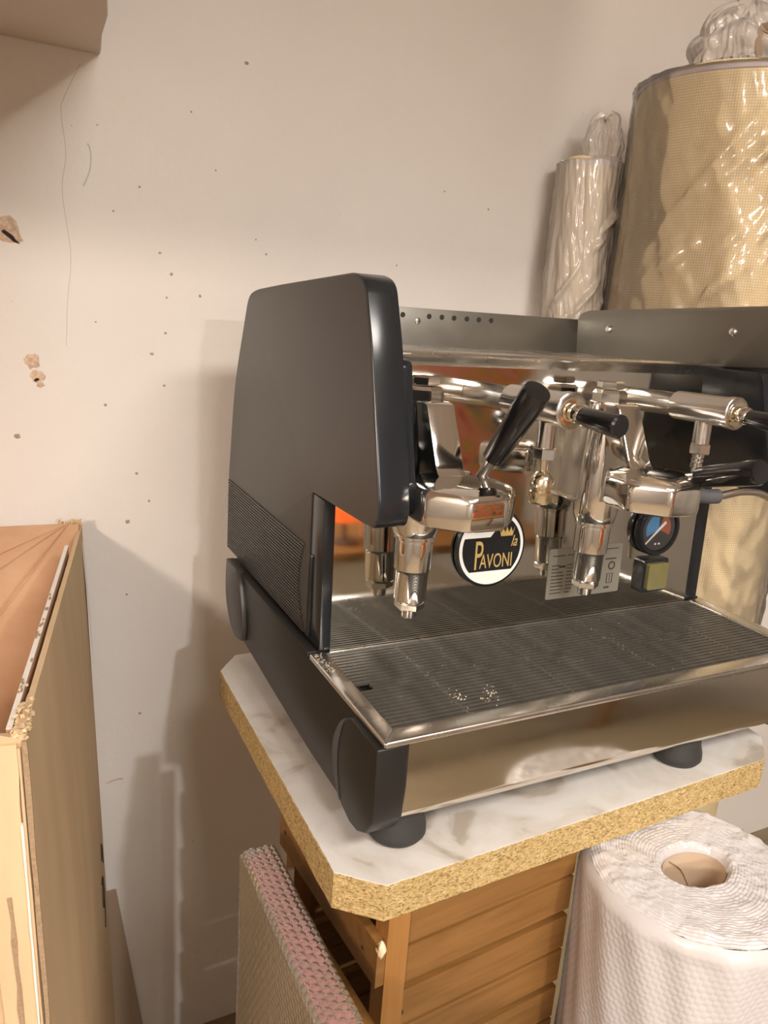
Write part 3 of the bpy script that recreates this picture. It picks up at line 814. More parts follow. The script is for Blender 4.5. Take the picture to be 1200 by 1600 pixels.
for s in (-1, 1):
    gpoly('dial_mark', [(0.09*GR*s + 0.05*GR*math.cos(a), -0.55*GR + 0.04*GR*math.sin(a)) for a in [2*math.pi*k/8 for k in range(8)]], 0.0105, 0.0112, 'dial_white')

# mains switch ---------------------------------------------------------
SF = on_plate(0.541, 0.0505, 0.0)
def rrect(w, h, r):
    return round_poly([(-w, -h), (w, -h), (w, h), (-w, h)], r, 4)
bm = prism_bm(rrect(0.0245, 0.0255, 0.005), 0, 0.010, 'z'); bevel(bm, 0.0015, 2); bm.transform(SF)
sw = from_bm('power_switch', bm, 'gloss_black_plastic', MC)
bm = prism_bm(rrect(0.0190, 0.0200, 0.004), 0.008, 0.0165, 'z'); bevel(bm, 0.002, 2); bm.transform(SF)
from_bm('switch_button', bm, 'switch_amber', sw)

# rating label ---------------------------------------------------------
LF = on_plate(0.4145, 0.066, 0.0)
bm = prism_bm(rrect(0.066, 0.0365, 0.003), 0, 0.0006, 'z'); bm.transform(LF)
lab = from_bm('rating_label', bm, 'label_silver', MC)
bm = bmesh.new()
rows = [(0.026, 0.022), (0.012, 0.013), (0.007, 0.012), (0.002, 0.020), (-0.003, 0.022), (-0.008, 0.021), (-0.013, 0.020), (-0.018, 0.022), (-0.023, 0.021), (-0.028, 0.020)]
for (z, w) in rows:
    bm_box(bm, -0.060, -0.060+w, z-0.0007, z+0.0007, 0.0004, 0.0009)
    bm_box(bm, -0.034, -0.034+w*random.uniform(.35, .75), z-0.0006, z+0.0006, 0.0004, 0.0009)
bm_box(bm, -0.0475, -0.036, 0.0085, 0.0115, 0.0004, 0.0009)
bm_box(bm, 0.036, 0.058, 0.029, 0.0302, 0.0004, 0.0009)
bm_box(bm, 0.036, 0.056, 0.0135, 0.0155, 0.0004, 0.0009)
bm_box(bm, 0.038, 0.048, -0.0300, -0.0270, 0.0004, 0.0009)
for k in range(12):
    a = 2*math.pi*k/12
    bm_box(bm, -0.0016, 0.0016, 0.0042, 0.0064, 0.0004, 0.0009, Matrix.Translation((0.0485, 0.004, 0)) @ Matrix.Rotation(a, 4, 'Z'))
for (x0, x1, z0, z1) in ((0.041, 0.0425, -0.022, -0.009), (0.051, 0.0525, -0.022, -0.009), (0.040, 0.054, -0.0085, -0.0075), (0.042, 0.052, -0.0225, -0.0215), (0.0465, 0.0475, -0.02, -0.010)):
    bm_box(bm, x0, x1, z0, z1, 0.0004, 0.0009)
bm.transform(LF)
pr = from_bm('label_print', bm, 'label_ink', lab, 0); pr['kind'] = 'stuff'

rebase(MC, (0.33, 0.28, -0.15))

# ------------------------------------------------------------------ chipboard panel under the machine
def jag(poly, step, amp):
    out = []
    for i in range(len(poly)):
        a = Vector(poly[i]); b = Vector(poly[(i+1) % len(poly)])
        n = max(1, int((b-a).length/step)); nr = Vector(((b-a).y, -(b-a).x)).normalized()
        for k in range(n):
            p = a.lerp(b, k/n)
            if k: p = p + nr*random.uniform(-amp, amp)
            out.append((p.x, p.y))
    return out
BP = [(0.004, -0.019), (0.592, 0.003), (0.640, 0.045), (0.655, 0.50), (0.61, 0.545), (0.002, 0.527), (-0.034, 0.482), (-0.038, 0.018)]
bd = thing('chipboard_panel', 'thick chipboard panel with white marbled top and cut corners under the coffee machine', 'board')
prism('board_core', jag(BP, 0.02, 0.0006), -0.1935, -0.1515, 'z', 'chipboard_core', bd, 0.0, smooth=0)
prism('board_laminate', jag([(x*0.9985+0.0005, y*0.998+0.0005) for x, y in BP], 0.006, 0.0005), -0.1515, -0.1500, 'z', 'marbled_laminate', bd, 0.0, smooth=0)
rebase(bd, (0.30, 0.26, -0.1935))

# ------------------------------------------------------------------ wooden crate
CT = math.radians(4.5)
CM = Matrix.Translation((0.011, -0.0185, 0)) @ Matrix.Rotation(CT, 4, 'Z')
crate = thing('slatted_crate', 'brown pine slatted crate standing under the chipboard panel', 'crate')
CW, CD = 0.272, 0.250
ZT = -0.1938
def cbox(name, x0, x1, y0, y1, z0, z1, mat, par=crate, bv=0.0012):
    return box(name, x0, x1, y0, y1, z0, z1, mat, par, bv, 2, CM)
for (x, y) in ((0, 0), (CW-0.0265, 0.0182), (0, CD-0.026), (CW-0.026, CD-0.026)):
    cbox('corner_post', x, x+0.0265, y, y+0.024, FLOOR_Z, ZT, 'crate_pine_upright')
zz = ZT - 0.001
k = 0
slat_rows = []
while zz > FLOOR_Z + 0.05:
    h = 0.0475
    slat_rows.append((zz-h, zz)); zz -= h + (0.0105 if k % 2 == 1 else 0.0045); k += 1
for (z0, z1) in slat_rows:
    s_ = cbox('slat', 0.0265, CW, 0.006, 0.018, z0, z1, 'crate_pine')
    cbox('slat', 0.0265, CW-0.0265, CD-0.018, CD-0.006, z0, z1, 'crate_pine')
zz = ZT - 0.030
rails = []
while zz > FLOOR_Z + 0.05:
    rails.append((zz-0.054, zz)); zz -= 0.115
for i, (z0, z1) in enumerate(rails):
    for sx in (0, 1):
        x0 = -0.0105 if sx == 0 else CW-0.0105
        r_ = cbox('side_rail', x0, x0+0.0105, (0.001 if sx == 0 else 0.045), (CD-0.001 if sx == 0 else CD-0.027), z0, z1, 'crate_pine', crate, 0.0012)
        for yy in ((0.030, CD-0.016) if sx == 0 else ()):
            M2 = CM @ Matrix.Translation((x0 if sx == 0 else x0+0.0105, yy, (z0+z1)/2))
            lathe('nail', [(0.0026, -0.001), (0.0026, 0.0006), (0.0008, 0.0009)], 'nail_dark', r_, M2.translation, CM.to_3x3() @ Vector((-1 if sx == 0 else 1, 0, 0)), 10)
# chipped corner of the top rail
v = []; base = CM @ Vector((-0.006, 0.002, rails[0][1]-0.006))
bm = bmesh.new(); bmesh.ops.create_icosphere(bm, subdivisions=2, radius=0.008)
for q in bm.verts:
    q.co = Vector((q.co.x*0.62, q.co.y*0.8, q.co.z*1.25)) * (1+noise.noise(q.co*300)*0.5) + base
from_bm('split_corner', bm, 'raw_wood', crate, 0)
M2 = CM @ Matrix.Translation((0.030, 0.0055, slat_rows[2][0]+0.018))
lathe('nail', [(0.0028, -0.001), (0.0028, 0.0006), (0.0008, 0.0009)], 'nail_dark', crate, M2.translation, CM.to_3x3() @ Vector((0, -1, 0)), 10)
rebase(crate, (0.10, 0.12, FLOOR_Z))

# ------------------------------------------------------------------ bubble wrap roll
def hexbump(u, w, pitch, rad):
    """height 0..1 of a hexagonal field of round bubbles"""
    ph = pitch*0.8660254
    row = np.round(w/ph)
    best = np.full(u.shape, 9e9)
    for dr in (-1, 0, 1):
        rr = row+dr
        off = np.where(np.mod(rr, 2) == 0, 0.0, pitch*0.5)
        cu = np.round((u-off)/pitch)*pitch+off
        best = np.minimum(best, (u-cu)**2 + (w-rr*ph)**2)
    t = np.clip(1-best/(rad*rad), 0, 1)
    return np.sqrt(t)
RC = Vector((0.388, -0.073)); RR = 0.1285; RTOP = -0.1965
roll = thing('bubble_wrap_roll', 'upright roll of clear bubble wrap in front of the crate under the panel', 'bubble wrap')
def np_grid_mesh(name, P, nu, nv, mat, parent, wrap=False, smooth=180):
    me = bpy.data.meshes.new(name)
    idx = np.arange(nu*nv).reshape(nv, nu)
    if wrap:
        a = idx[:-1, :]; b = np.roll(idx, -1, axis=1)[:-1, :]; c = np.roll(idx, -1, axis=1)[1:, :]; d = idx[1:, :]
    else:
        a = idx[:-1, :-1]; b = idx[:-1, 1:]; c = idx[1:, 1:]; d = idx[1:, :-1]
    F = np.stack([a, b, c, d], -1).reshape(-1, 4)
    me.vertices.add(len(P)); me.vertices.foreach_set('co', P.astype(np.float32).ravel())
    me.loops.add(F.size); me.loops.foreach_set('vertex_index', F.ravel().astype(np.int32))
    me.polygons.add(len(F)); me.polygons.foreach_set('loop_start', (np.arange(len(F))*4).astype(np.int32))
    me.update(); me.validate()
    return link(name, me, mat, parent, smooth)
nu, nv = 760, 260
th = np.linspace(0, 2*math.pi, nu, endpoint=False)
HZ = 0.40
zz = np.linspace(RTOP-HZ, RTOP-0.008, nv)
T, Z = np.meshgrid(th, zz)
rng = np.random.default_rng(3)
wob = 0.0022*np.sin(3*T+1.0+Z*9) + 0.0016*np.sin(7*T-Z*14) + 0.0012*np.sin(17*T+Z*31)
hb = hexbump(T*RR, Z + 0.02*np.sin(T*2), 2*math.pi*RR/92, 0.0042)
fd_ = 1-np.clip((Z-(RTOP-0.034))/0.024, 0, 1)
rr = RR + wob*fd_ + 0.0006*hb*fd_ - np.clip((Z-(RTOP-0.024))/0.016, 0, 1)**2*0.008
P = np.stack([RC.x+rr*np.cos(T), RC.y+rr*np.sin(T), Z], -1).reshape(-1, 3)
np_grid_mesh('roll_side', P, nu, nv, 'bubble_plastic', roll, True)
# lower, undetailed length of the roll
lathe('roll_lower', [(RR*0.98, 0), (RR, 0.01), (RR, RTOP-HZ-FLOOR_Z)], 'bubble_plastic', roll, (RC.x, RC.y, FLOOR_Z), (0, 0, 1), 64)
# end face: wound edges, ring by ring, dropping into the core
HR = 0.038
nr = 90
rad = np.linspace(RR-0.0078, HR, nr)
T, Rr = np.meshgrid(np.linspace(0, 2*math.pi, 420, endpoint=False), rad)
ov = np.clip((0.075-Rr)/0.035, 0, 1)
ENDN = np.array([0.0026*noise.noise(Vector((math.cos(t)*r*60, math.sin(t)*r*60, 0))) + 0.0012*noise.noise(Vector((math.cos(t)*r*230, math.sin(t)*r*190, 3))) for r, t in zip(Rr.ravel(), T.ravel())]).reshape(T.shape)
Xh = Rr*np.cos(T)*(1+0.10*ov); Yh = Rr*np.sin(T)*(1-0.22*ov)
Zh = RTOP - 0.008 + 0.006*np.clip((RR-0.0078-Rr)/0.012, 0, 1) + 0.0005*np.sin(Rr*1900+T+2*np.sin(T*5)) + ENDN
Zh = Zh - 0.012*np.clip((HR+0.008-Rr)/0.008, 0, 1)**2
P = np.stack([RC.x+Xh, RC.y+Yh, Zh], -1).reshape(-1, 3)
np_grid_mesh('roll_end', P, 420, nr, 'bubble_plastic', roll, True)
v = []; f = []
for i, (z, s) in enumerate(((RTOP-0.0115, 1.0), (RTOP-0.05, 0.97), (RTOP-0.25, 0.95))):
    for k in range(40):
        a = 2*math.pi*k/40
        v.append((RC.x+HR*1.10*s*math.cos(a), RC.y+HR*0.78*s*math.sin(a), z))
for i in range(2):
    for k in range(40):
        f.append((i*40+k, i*40+(k+1) % 40, (i+1)*40+(k+1) % 40, (i+1)*40+k))
f.append(tuple(range(80, 120)))
pyd('core_tube', v, f, 'core_tube_card', roll, 40)
tube('core_seam', [(RC.x-0.01, RC.y+HR*0.74, RTOP-0.018), (RC.x+0.012, RC.y+HR*0.71, RTOP-0.035), (RC.x+0.026, RC.y+HR*0.58, RTOP-0.06)], 0.0006, 'corrugation_edge', roll, 6)
rebase(roll, (RC.x, RC.y, FLOOR_Z))

# ------------------------------------------------------------------ bubble wrapped picture beside the crate
pic = thing('wrapped_picture', 'flat picture with red edge wrapped in bubble wrap beside the crate', 'wrapped picture')
PX0, PX1, PY0, PY1, PZT = -0.090, -0.047, -0.34, 0.168, -0.224
box('canvas', PX0+0.006, PX1-0.006, PY0+0.006, PY1-0.006, FLOOR_Z+0.006, PZT-0.006, 'picture_white', pic, 0.002)
box('red_edge', PX0+0.0065, PX1-0.0055, PY0+0.006, PY1-0.006, PZT-0.0058, PZT-0.0035, 'picture_red', pic, 0.0)
box('yellow_border', PX0+0.0045, PX0+0.0058, PY1-0.050, PY1-0.020, FLOOR_Z+0.006, PZT-0.006, 'picture_yellow', pic, 0.0)
nu, nv = 420, 60
u = np.linspace(PY0, PY1, nu); w = np.linspace(0, PX1-PX0, nv)
U, W_ = np.meshgrid(u, w)
hb = hexbump(U, W_+0.003, 0.0098, 0.0043)
P = np.stack([PX0+W_, U + 0.0008*np.sin(W_*200), PZT + 0.0022*hb + 0.0012*np.sin(U*60) - 0.006*(np.abs(W_/(PX1-PX0)-0.5)*2)**6], -1).reshape(-1, 3)
np_grid_mesh('bubble_top', P, nu, nv, 'bubble_film', pic)
nv = 330
zz = np.linspace(PZT-0.42, PZT-0.004, nv)
U, Z = np.meshgrid(u, zz)
hb = hexbump(U, Z, 0.0098, 0.0043)
P = np.stack([PX0 - 0.0006*hb + 0.0015*np.sin(U*40+Z*13), U, Z], -1).reshape(-1, 3)
np_grid_mesh('bubble_side', P, nu, nv, 'bubble_film', pic)
box('wrap_back', PX0, PX1, PY1, PY1+0.002, FLOOR_Z, PZT-0.006, 'bubble_film', pic)
box('backing_board', PX1-0.004, -0.0235, PY1-0.006, PY1-0.002, FLOOR_Z, PZT-0.040, 'tape_brown', pic)  # added sheet, blocks lamp light through the gap beside the crate
rebase(pic, (-0.07, -0.08, FLOOR_Z))

# ------------------------------------------------------------------ big open cardboard box
cb = thing('cardboard_box', 'tall open cardboard box with torn corner against the wall at far left', 'cardboard box')
ZB = 0.028
n0t = Vector((-0.314, 0.078)); f0t = Vector((-0.204, 0.722))      # top near / far corners of its right face
n0b = Vector((-0.290, 0.060)); f0b = Vector((-0.168, 0.722))      # the same at the floor
LEFT = 0.60
def sheet(name, quad, th, mat, parent, nrm, jitter=None, nu_=1, nv_=1):
    """slab from quad corners (p00,p10,p11,p01), thickness th along nrm"""
    p = [Vector(q) for q in quad]; nrm = Vector(nrm).normalized()
    v = []; f = []
    for s in (0, 1):
        for j in range(nv_+1):
            for i in range(nu_+1):
                a = p[0].lerp(p[1], i/nu_); b = p[3].lerp(p[2], i/nu_)
                q = a.lerp(b, j/nv_) + nrm*th*s
                if jitter: q = q + jitter(i/nu_, j/nv_, s)
                v.append(q)
    W2 = (nu_+1); S = W2*(nv_+1)
    for j in range(nv_):
        for i in range(nu_):
            k = j*W2+i
            f.append((k, k+W2, k+W2+1, k+1)); f.append((S+k, S+k+1, S+k+W2+1, S+k+W2))
    for i in range(nu_):
        f.append((i, i+1, S+i+1, S+i)); k = nv_*W2+i; f.append((k+1, k, S+k, S+k+1))
    for j in range(nv_):
        k = j*W2; f.append((k+W2, k, S+k, S+k+W2)); k = j*W2+nu_; f.append((k, k+W2, S+k+W2, S+k))
    return pyd(name, v, f, mat, parent, 30)
def v3(p, z): return Vector((p.x, p.y, z))
dirn = (f0t-n0t).normalized(); outn = Vector((dirn.y, -dirn.x))          # outward normal of right face
inn = Vector((-outn.x, -outn.y, 0))
def tearjit(i, j, s):
    t = max(0, (j-0.985)/0.015)
    return Vector((0, 0, t*(random.uniform(-.004, .003) if i < 0.15 else random.uniform(-.0006, .0006)))) + Vector((0.012*math.sin(i*math.pi)*math.sin(j*math.pi)*outn.x, 0.012*math.sin(i*math.pi)*math.sin(j*math.pi)*outn.y, 0))
rp = sheet('right_panel', (v3(n0b, FLOOR_Z), v3(f0b, FLOOR_Z), v3(f0t, ZB-0.006), v3(n0t, ZB)), 0.006, 'cardboard', cb, inn, tearjit, 40, 30)
dl = Vector((-dirn.y, dirn.x))      # to the left, square to the right panel
bl = f0t + dl*LEFT; blb = f0b + dl*(LEFT+0.03); fl = n0t + dl*LEFT; flb = n0b + dl*(LEFT+0.03)
bl.y = min(bl.y, WALL_Y-0.012) ; blb.y = min(blb.y, WALL_Y-0.012)
sheet('back_panel', (v3(f0b, FLOOR_Z), v3(blb, FLOOR_Z), v3(bl, ZB), v3(f0t, ZB)), 0.006, 'cardboard_inside', cb, (-dirn.x, -dirn.y, 0))
def fj(i, j, s):
    t = max(0, (j-0.985)/0.015)
    return Vector((0, 0, t*random.uniform(-.006, .003))) if i < 0.3 else Vector((0, 0, 0))
sheet('front_panel', (v3(n0b, FLOOR_Z), v3(flb, FLOOR_Z), v3(fl, ZB), v3(n0t, ZB)), 0.006, 'cardboard', cb, (dirn.x, dirn.y, 0), fj, 60, 30)
sheet('left_panel', (v3(flb, FLOOR_Z), v3(blb, FLOOR_Z), v3(bl, ZB), v3(fl, ZB)), 0.006, 'cardboard', cb, (outn.x, outn.y, 0))
# back flap folded into the box, creased
def crease(i, j, s):
    w = 0.010*math.sin(i*9.0)*j + 0.006*math.sin(i*23+j*5)*j
    return Vector((0, 0, w))
b0 = f0t + dl*0.004 - dirn*0.010; b1 = bl - dirn*0.010
sheet('back_flap', (v3(b0, ZB+0.002), v3(b1, ZB+0.002), v3(b1-dirn*0.40, ZB-0.17), v3(b0-dirn*0.40, ZB-0.17)), 0.005, 'cardboard_inside', cb, (0, 0, -1), crease, 40, 24)
for k, (t0, t1, w0) in enumerate(((0.02, 0.34, 0.0022), (0.05, 0.22, 0.0016), (0.03, 0.46, 0.002))):
    a = v3(b0+dl*0.015, ZB+0.004); d2 = v3(b0+dl*(0.10+0.09*k)-dirn*0.22, ZB-0.078)
    tube('fold_crease', [a.lerp(d2, t0*0.3), a.lerp(d2, 0.5)+Vector((0, 0, 0.003)), d2], w0*0.5, 'cardboard_inside', cb, 6)
# right flap folded down inside, its corrugated edge showing
e0 = n0t + dl*0.012 + dirn*0.02; e1 = f0t + dl*0.010 - dirn*0.12
sheet('inner_flap', (v3(e0, ZB-0.20), v3(e1, ZB-0.20), v3(e1, ZB-0.001), v3(e0, ZB-0.004)), 0.005, 'cardboard_inside', cb, (dl.x, dl.y, 0))
sheet('flap_edge', (v3(e0, ZB-0.004), v3(e1, ZB-0.001), v3(e1, ZB+0.0005), v3(e0, ZB-0.0025)), 0.005, 'paper_white', cb, (dl.x, dl.y, 0))
bm = bmesh.new()
for k in range(18):
    t = random.uniform(0.08, 0.62)
    q = v3(e0.lerp(e1, t) + dl*random.uniform(0.001, 0.004), ZB-0.0022+0.003*t)
    bm_box(bm, -0.0007, 0.0007, -random.uniform(.001, .005), random.uniform(.001, .005), 0, 0.0010, Matrix.Translation(q) @ Matrix.Rotation(math.atan2(dirn.y, dirn.x)-math.pi/2, 4, 'Z'))
o = from_bm('flute_gaps', bm, 'corrugation_edge', cb, 0); o['kind'] = 'stuff'
# torn, layered upright corner nearest the camera
fd = Vector((dl.x, dl.y)).normalized()
def strip(name, off_front, off_side, z0, z1, w, th, mat, amp, lean=0.0):
    v = []; f = []; n = 40
    for k in range(n+1):
        t = k/n; z = z1+(z0-z1)*t
        c = n0t.lerp(n0b, (ZB-z)/(ZB-FLOOR_Z))
        c = c + fd*off_front - dirn*off_side + fd*(-lean*t)
        j = random.uniform(-amp, amp); j2 = random.uniform(-amp, amp)
        for (a, b) in ((0+j, 0), (w+j2, 0), (w+j2, th), (0+j, th)):
            p = c + fd*a - dirn*b
            v.append((p.x, p.y, z))
    for k in range(n):
        for q in range(4):
            f.append((k*4+q, k*4+(q+1) % 4, k*4+4+(q+1) % 4, k*4+4+q))
    f.append((3, 2, 1, 0)); f.append((n*4, n*4+1, n*4+2, n*4+3))
    return pyd(name, v, f, mat, cb, 30)
strip('torn_layer', 0.0065, 0.0005, FLOOR_Z+0.01, ZB-0.006, 0.030, 0.0030, 'cardboard_torn', 0.0014)
strip('torn_layer', -0.0030, 0.0003, FLOOR_Z+0.01, ZB-0.004, 0.0042, 0.0030, 'corrugation_edge', 0.0006)
strip('torn_layer', 0.0030, 0.0006, FLOOR_Z+0.01, ZB-0.010, 0.0022, 0.0036, 'cardboard', 0.0004)
strip('torn_layer', 0.0052, 0.0008, FLOOR_Z+0.02, ZB-0.085, 0.0020, 0.0050, 'paper_white', 0.0003)
strip('torn_layer', 0.0200, 0.0036, FLOOR_Z+0.02, ZB-0.16, 0.0030, 0.0012, 'corrugation_edge', 0.0012)
strip('torn_layer', 0.0270, 0.0010, FLOOR_Z+0.02, ZB-0.04, 0.0060, 0.0014, 'corrugation_edge', 0.0020)
# frayed top of that corner
bm = bmesh.new()
for k in range(110):
    c = n0t + dirn*abs(random.gauss(0, 0.030)) + fd*random.uniform(-0.002, 0.010)
    q = v3(c, ZB + random.uniform(-0.006, 0.003))
    s = random.uniform(0.0007, 0.0024)
    bm_box(bm, -s, s, -s*0.5, s*0.5, -s, s, Matrix.Translation(q) @ Matrix.Rotation(random.uniform(0, 3), 4, (random.random(), random.random(), 1)))
o = from_bm('frayed_edge', bm, 'cardboard_torn', cb, 0); o['kind'] = 'stuff'
bm = bmesh.new()
for k in range(18):
    c = f0t + dl*random.uniform(0.0, 0.035) - dirn*random.uniform(-0.002, 0.006)
    q = v3(c, ZB + random.uniform(0.0, 0.006)); s = random.uniform(0.001, 0.003)
    bm_box(bm, -s*1.6, s*1.6, -s*0.5, s*0.5, -s, s, Matrix.Translation(q) @ Matrix.Rotation(random.uniform(0, 3), 4, (0, random.random(), 1)))
o = from_bm('frayed_edge', bm, 'cardboard_torn', cb, 0); o['kind'] = 'stuff'
# clear tape over the far edge and a scrawl in marker
tape = sheet('tape_strip', (v3(f0t.lerp(f0b, .27)-dirn*0.018+outn*0.0035, -0.235), v3(f0t.lerp(f0b, .27)+outn*0.0022, -0.235), v3(f0t+outn*0.0008, ZB-0.03), v3(f0t-dirn*0.026+outn*0.0014, ZB-0.03)), 0.0006, 'paper_white', cb, (outn.x, outn.y, 0))
def scr(pts):
    out = []
    for (a, z) in pts:
        t = (ZB-z)/(ZB-FLOOR_Z)
        c = n0t.lerp(n0b, t).lerp(f0t.lerp(f0b, t), a)
        bulge = 0.012*math.sin(a*math.pi)*math.sin((1-t)*math.pi)
        c = c + outn*(bulge+0.0012)
        out.append((c.x, c.y, z))
    return out
tube('marker_scrawl', scr([(0.76, -0.555), (0.80, -0.560), (0.83, -0.590), (0.79, -0.615), (0.76, -0.590), (0.80, -0.575), (0.84, -0.60), (0.83, -0.650), (0.80, -0.665)]), 0.0009, 'marker_ink', cb, 6)
tube('marker_scrawl', scr([(0.81, -0.535), (0.84, -0.520), (0.87, -0.535), (0.88, -0.575)]), 0.0009, 'marker_ink', cb, 6)
rebase(cb, (-0.5, 0.4, FLOOR_Z))

# loose sheet of brown cardboard leaning on the wall behind the box
ls = sheet('cardboard_sheet', ((-0.22, 0.742, FLOOR_Z), (-0.105, 0.742, FLOOR_Z), (-0.160, 0.752, -0.735), (-0.22, 0.752, -0.735)), 0.005, 'tape_brown', None, (0, 1, 0))
tag(ls, 'torn brown cardboard sheet leaning on the wall behind the tall box', 'cardboard')

# ------------------------------------------------------------------ fabric rolls in plastic
def fabric_roll(name, label, cx, cy, r, ztop, dent):
    t = thing(name, label, 'fabric roll')
    nu_, nv_ = 120, 40
    v = []; f = []; uvs = []
    for j in range(nv_+1):
        z = FLOOR_Z + (ztop-FLOOR_Z)*j/nv_
        for i in range(nu_):
            a = 2*math.pi*i/nu_
            rr_ = r*(1 + dent*noise.noise(Vector((math.cos(a)*1.5, math.sin(a)*1.5, z*2.2))))
            v.append((cx+rr_*math.cos(a), cy+rr_*math.sin(a), z + (0.012*math.sin(a*2+0.6) if j == nv_ else 0)))
    for j in range(nv_):
        for i in range(nu_):
            i2 = (i+1) % nu_
            f.append((j*nu_+i, j*nu_+i2, (j+1)*nu_+i2, (j+1)*nu_+i))
    f.append(tuple(range(nv_*nu_, (nv_+1)*nu_)))
    o = pyd('rolled_fabric', v, f, 'woven_net_fabric', t, 50)
    me = o.data; uv = me.uv_layers.new(name='UVMap')
    for p in me.polygons:
        for li in p.loop_indices:
            co = me.vertices[me.loops[li].vertex_index].co
            a = math.atan2(co.y-cy, co.x-cx) % (2*math.pi)
            uv.data[li].uv = (a*r, co.z)
    lathe('violet_band', [(r*1.002, 0), (r*1.004, 0.001), (r*1.004, 0.005), (r*0.998, 0.007)], 'violet_hem', t, (cx, cy, ztop-0.002), (0, 0, 1), 60)
    return t
def bag(parent, cx, cy, r, z0, z1, mat, fold, tuft, seed, name='plastic_bag', skirt=None, nridge=14):
    """thin plastic film around a roll, gathered in a tuft: tuft = (tx, ty, tz, width)"""
    nu_, nv_ = 260, 150
    v = []; f = []
    S = Vector((seed, seed*0.7, 0))
    rg = random.Random(int(seed*10))
    ridges = [(math.radians(rg.uniform(180, 320)), rg.uniform(z1-0.42, z1-0.04), rg.uniform(0.10, 0.34)*(r/0.16), rg.uniform(0.25, 0.8), rg.uniform(0.8, 2.4)*fold) for _ in range(nridge)]
    for j in range(nv_+1):
        t = j/nv_
        for i in range(nu_):
            a = 2*math.pi*i/nu_
            cs, sn = math.cos(a), math.sin(a)
            q = Vector((cs*2.0, sn*2.0, 0))
            if t < 0.60:
                z = z0 + (z1-z0)*t/0.60; rr_ = r; ox = oy = 0
                z += 0.010*noise.noise(q*1.3+S)
                ox, oy = 0, 0
            else:
                s = (t-0.60)/0.40
                e = s*s*(3-2*s)
                e = min(1.0, s/0.38); e = e*e*(3-2*e)
                g = max(0.0, (s-0.30)/0.70)
                wid = tuft[3]*(1.0+0.25*math.sin(g*6) if g < 0.5 else math.sqrt(max(0.02, 1-((g-0.5)/0.51)**2)))
                rr_ = r*(1-e) + wid*e
                z = z1 + 0.012*e + (tuft[2]-z1-0.012)*g**0.9
                z += g*0.030*noise.noise(Vector((cs*1.6, sn*1.6, g*2))+S)
                ox, oy = (tuft[0]-cx)*e + 0.25*tuft[3]*g*noise.noise(Vector((g*3, 0, 0))+S), (tuft[1]-cy)*e
            fo = fold*(noise.noise(Vector((cs*3.2+z*2.5, sn*3.2-z*2.0, z*3.0))+S) + 0.7*abs(noise.noise(Vector((cs*5+z*9, sn*5-z*10, z*9))+S*1.7)) + 0.30*noise.noise(Vector((cs*12+z*14, sn*12-z*14, z*34))+S))
            for (th0, zc, sl, ln, hgt) in ridges:
                dth = (a-th0+math.pi) % (2*math.pi)-math.pi
                dz_ = z-(zc+sl*dth)
                if abs(dth) < ln:
                    fo += hgt*math.exp(-(dz_/0.0075)**2)*math.cos(dth/ln*math.pi/2)
            amp = 1.0 if t < 0.60 else 1.0+0.9*(t-0.60)/0.40
            rr_ = max(rr_*0.5, rr_ + max(-0.35*fold, fo)*amp)
            if skirt and t < 0.6:
                rr_ += skirt*(1-t/0.6)**1.2*max(0, math.cos(a-math.radians(225)))
            v.append((cx+ox+rr_*cs, min(cy+oy+rr_*sn, WALL_Y-0.004), z))
    for j in range(nv_):
        for i in range(nu_):
            i2 = (i+1) % nu_
            f.append((j*nu_+i, j*nu_+i2, (j+1)*nu_+i2, (j+1)*nu_+i))
    o = pyd(name, v, f, mat, parent, 180)
    o.data.materials.append(MATS['milky_film'])      # several layers of film lie over each other in the gathered neck
    for pg in o.data.polygons:
        if pg.center.z > z1+0.014: pg.material_index = 1
    return o
R1 = fabric_roll('fabric_roll', 'large cream net fabric roll bagged in clear plastic, right behind the coffee machine', 0.892, 0.493, 0.186, 0.805, 0.03)
bag(R1, 0.892, 0.493, 0.191, -0.20, 0.812, 'clear_film', 0.008, (0.810, 0.45, 0.915, 0.062), 3.3)
def ribbon(name, pts, w, th, mat, parent):
    P = catmull(pts, 8); v = []; f = []
    for i, p in enumerate(P):
        t = (P[min(i+1, len(P)-1)]-P[max(i-1, 0)]).normalized()
        n = t.cross(Vector((0.5, 0.8, 0.2))).normalized(); b = Vector((0.62, -0.25, 0.74)); b = (b - t*b.dot(t)).normalized(); n = t.cross(b)
        for (a, c) in ((-1, 0), (1, 0), (1, 1), (-1, 1)):
            v.append(p + b*a*w/2 + n*c*th)
    for i in range(len(P)-1):
        for q in range(4):
            f.append((i*4+q, i*4+(q+1) % 4, i*4+4+(q+1) % 4, i*4+4+q))
    f.append((3, 2, 1, 0)); m = (len(P)-1)*4; f.append((m, m+1, m+2, m+3))
    return pyd(name, v, f, mat, parent, 60)
ribbon('tape_tail', [(0.845, 0.395, 0.812), (0.800, 0.385, 0.835), (0.790, 0.380, 0.858), (0.820, 0.375, 0.872), (0.870, 0.375, 0.866), (0.93, 0.38, 0.85)], 0.045, 0.0008, 'tape_brown', R1)
ribbon('tape_tail', [(0.835, 0.372, 0.815), (0.812, 0.366, 0.845), (0.803, 0.362, 0.868), (0.815, 0.358, 0.876), (0.825, 0.36, 0.85)], 0.016, 0.0008, 'violet_hem', R1)
rebase(R1, (0.892, 0.493, FLOOR_Z))
R2 = fabric_roll('fabric_roll', 'slim cream fabric roll under milky plastic, between the wall and the large roll', 0.726, 0.688, 0.058, 0.690, 0.04)
bag(R2, 0.726, 0.688, 0.062, 0.20, 0.695, 'milky_film', 0.006, (0.735, 0.672, 0.775, 0.028), 8.1, nridge=10)
rebase(R2, (0.726, 0.688, FLOOR_Z))

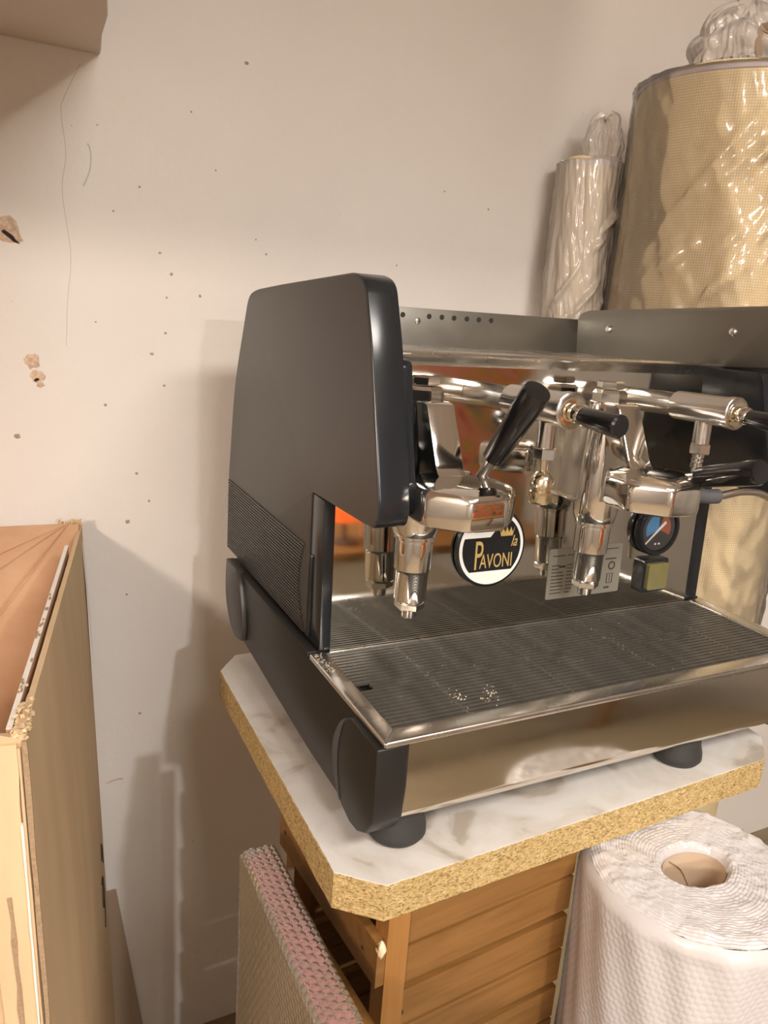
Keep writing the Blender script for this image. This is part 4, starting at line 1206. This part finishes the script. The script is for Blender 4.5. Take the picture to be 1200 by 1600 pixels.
# ------------------------------------------------------------------ the room behind the camera (seen only in the chrome)
pt = box('canvas_painting', 1.12, 2.0, -2.06, -2.02, -0.42, 0.62, 'painted_canvas', None, 0.003)
tag(pt, 'red and yellow painted canvas reflected in the machine backplate', 'painting')
tb = thing('work_table', 'plain wooden table behind the viewer, seen only as a reflection', 'table')
box('table_top', 0.75, 2.05, -2.5, -1.75, -0.46, -0.42, 'crate_pine', tb, 0.004)
for (x, y) in ((0.80, -1.80), (2.0, -1.80), (0.80, -2.45), (2.0, -2.45)):
    box('table_leg', x-0.025, x+0.025, y-0.025, y+0.025, FLOOR_Z, -0.46, 'crate_pine_upright', tb, 0.003)
rebase(tb, (1.4, -2.1, FLOOR_Z))
ol = thing('orange_lamp', 'round orange lamp on the table behind the viewer, seen as a reflection', 'lamp')
lathe('lamp_shade', [(0.03, 0.09), (0.075, 0.105), (0.10, 0.15), (0.10, 0.19), (0.075, 0.235), (0.03, 0.25)], 'orange_shade', ol, (0.985, -1.93, -0.42), (0, 0, 1), 32)
lathe('lamp_base', [(0.06, 0), (0.06, 0.012), (0.012, 0.02), (0.012, 0.095)], 'lamp_metal', ol, (0.985, -1.93, -0.42), (0, 0, 1), 24)
rebase(ol, (0.985, -1.93, -0.42))
for (L, lb) in ((LAMP_A, 'bare bulb pendant hanging at the far side of the room'), (LAMP_B, 'warm bulb pendant hanging at the left side of the room')):
    pd = thing('pendant_lamp', lb, 'lamp', group='pendant lamps behind the viewer')
    tube('cord', [(L[0], L[1], CEIL_Z), (L[0], L[1], L[2]+0.16)], 0.004, 'rubber_black', pd, 8, 0)
    lathe('socket', [(0.012, 0.16), (0.022, 0.15), (0.022, 0.085), (0.015, 0.08)], 'lamp_metal', pd, L, (0, 0, 1), 20)
    if L is LAMP_A:
        lathe('shade', [(0.350, -0.072), (0.352, -0.070), (0.20, 0.06), (0.03, 0.13), (0.022, 0.128), (0.195, 0.055), (0.350, -0.072)], 'lamp_metal', pd, L, (0, 0, 1), 48, caps=False)  # added to cut this lamp's light off the upper wall
    rebase(pd, (L[0], L[1], CEIL_Z))
# frame added round the unseen fill light
cl = thing('ceiling_light', 'flat rectangular ceiling light above and behind the viewer', 'lamp')
for (x0, x1, y0, y1) in ((-0.28, 0.98, -1.42, -1.45), (-0.28, 0.98, -2.05, -2.08), (-0.28, -0.25, -2.05, -1.45), (0.95, 0.98, -2.05, -1.45)):
    box('light_frame', x0, x1, min(y0, y1), max(y0, y1), 1.715, CEIL_Z, 'lamp_metal', cl, 0.002)
rebase(cl, (0.35, -1.75, CEIL_Z))
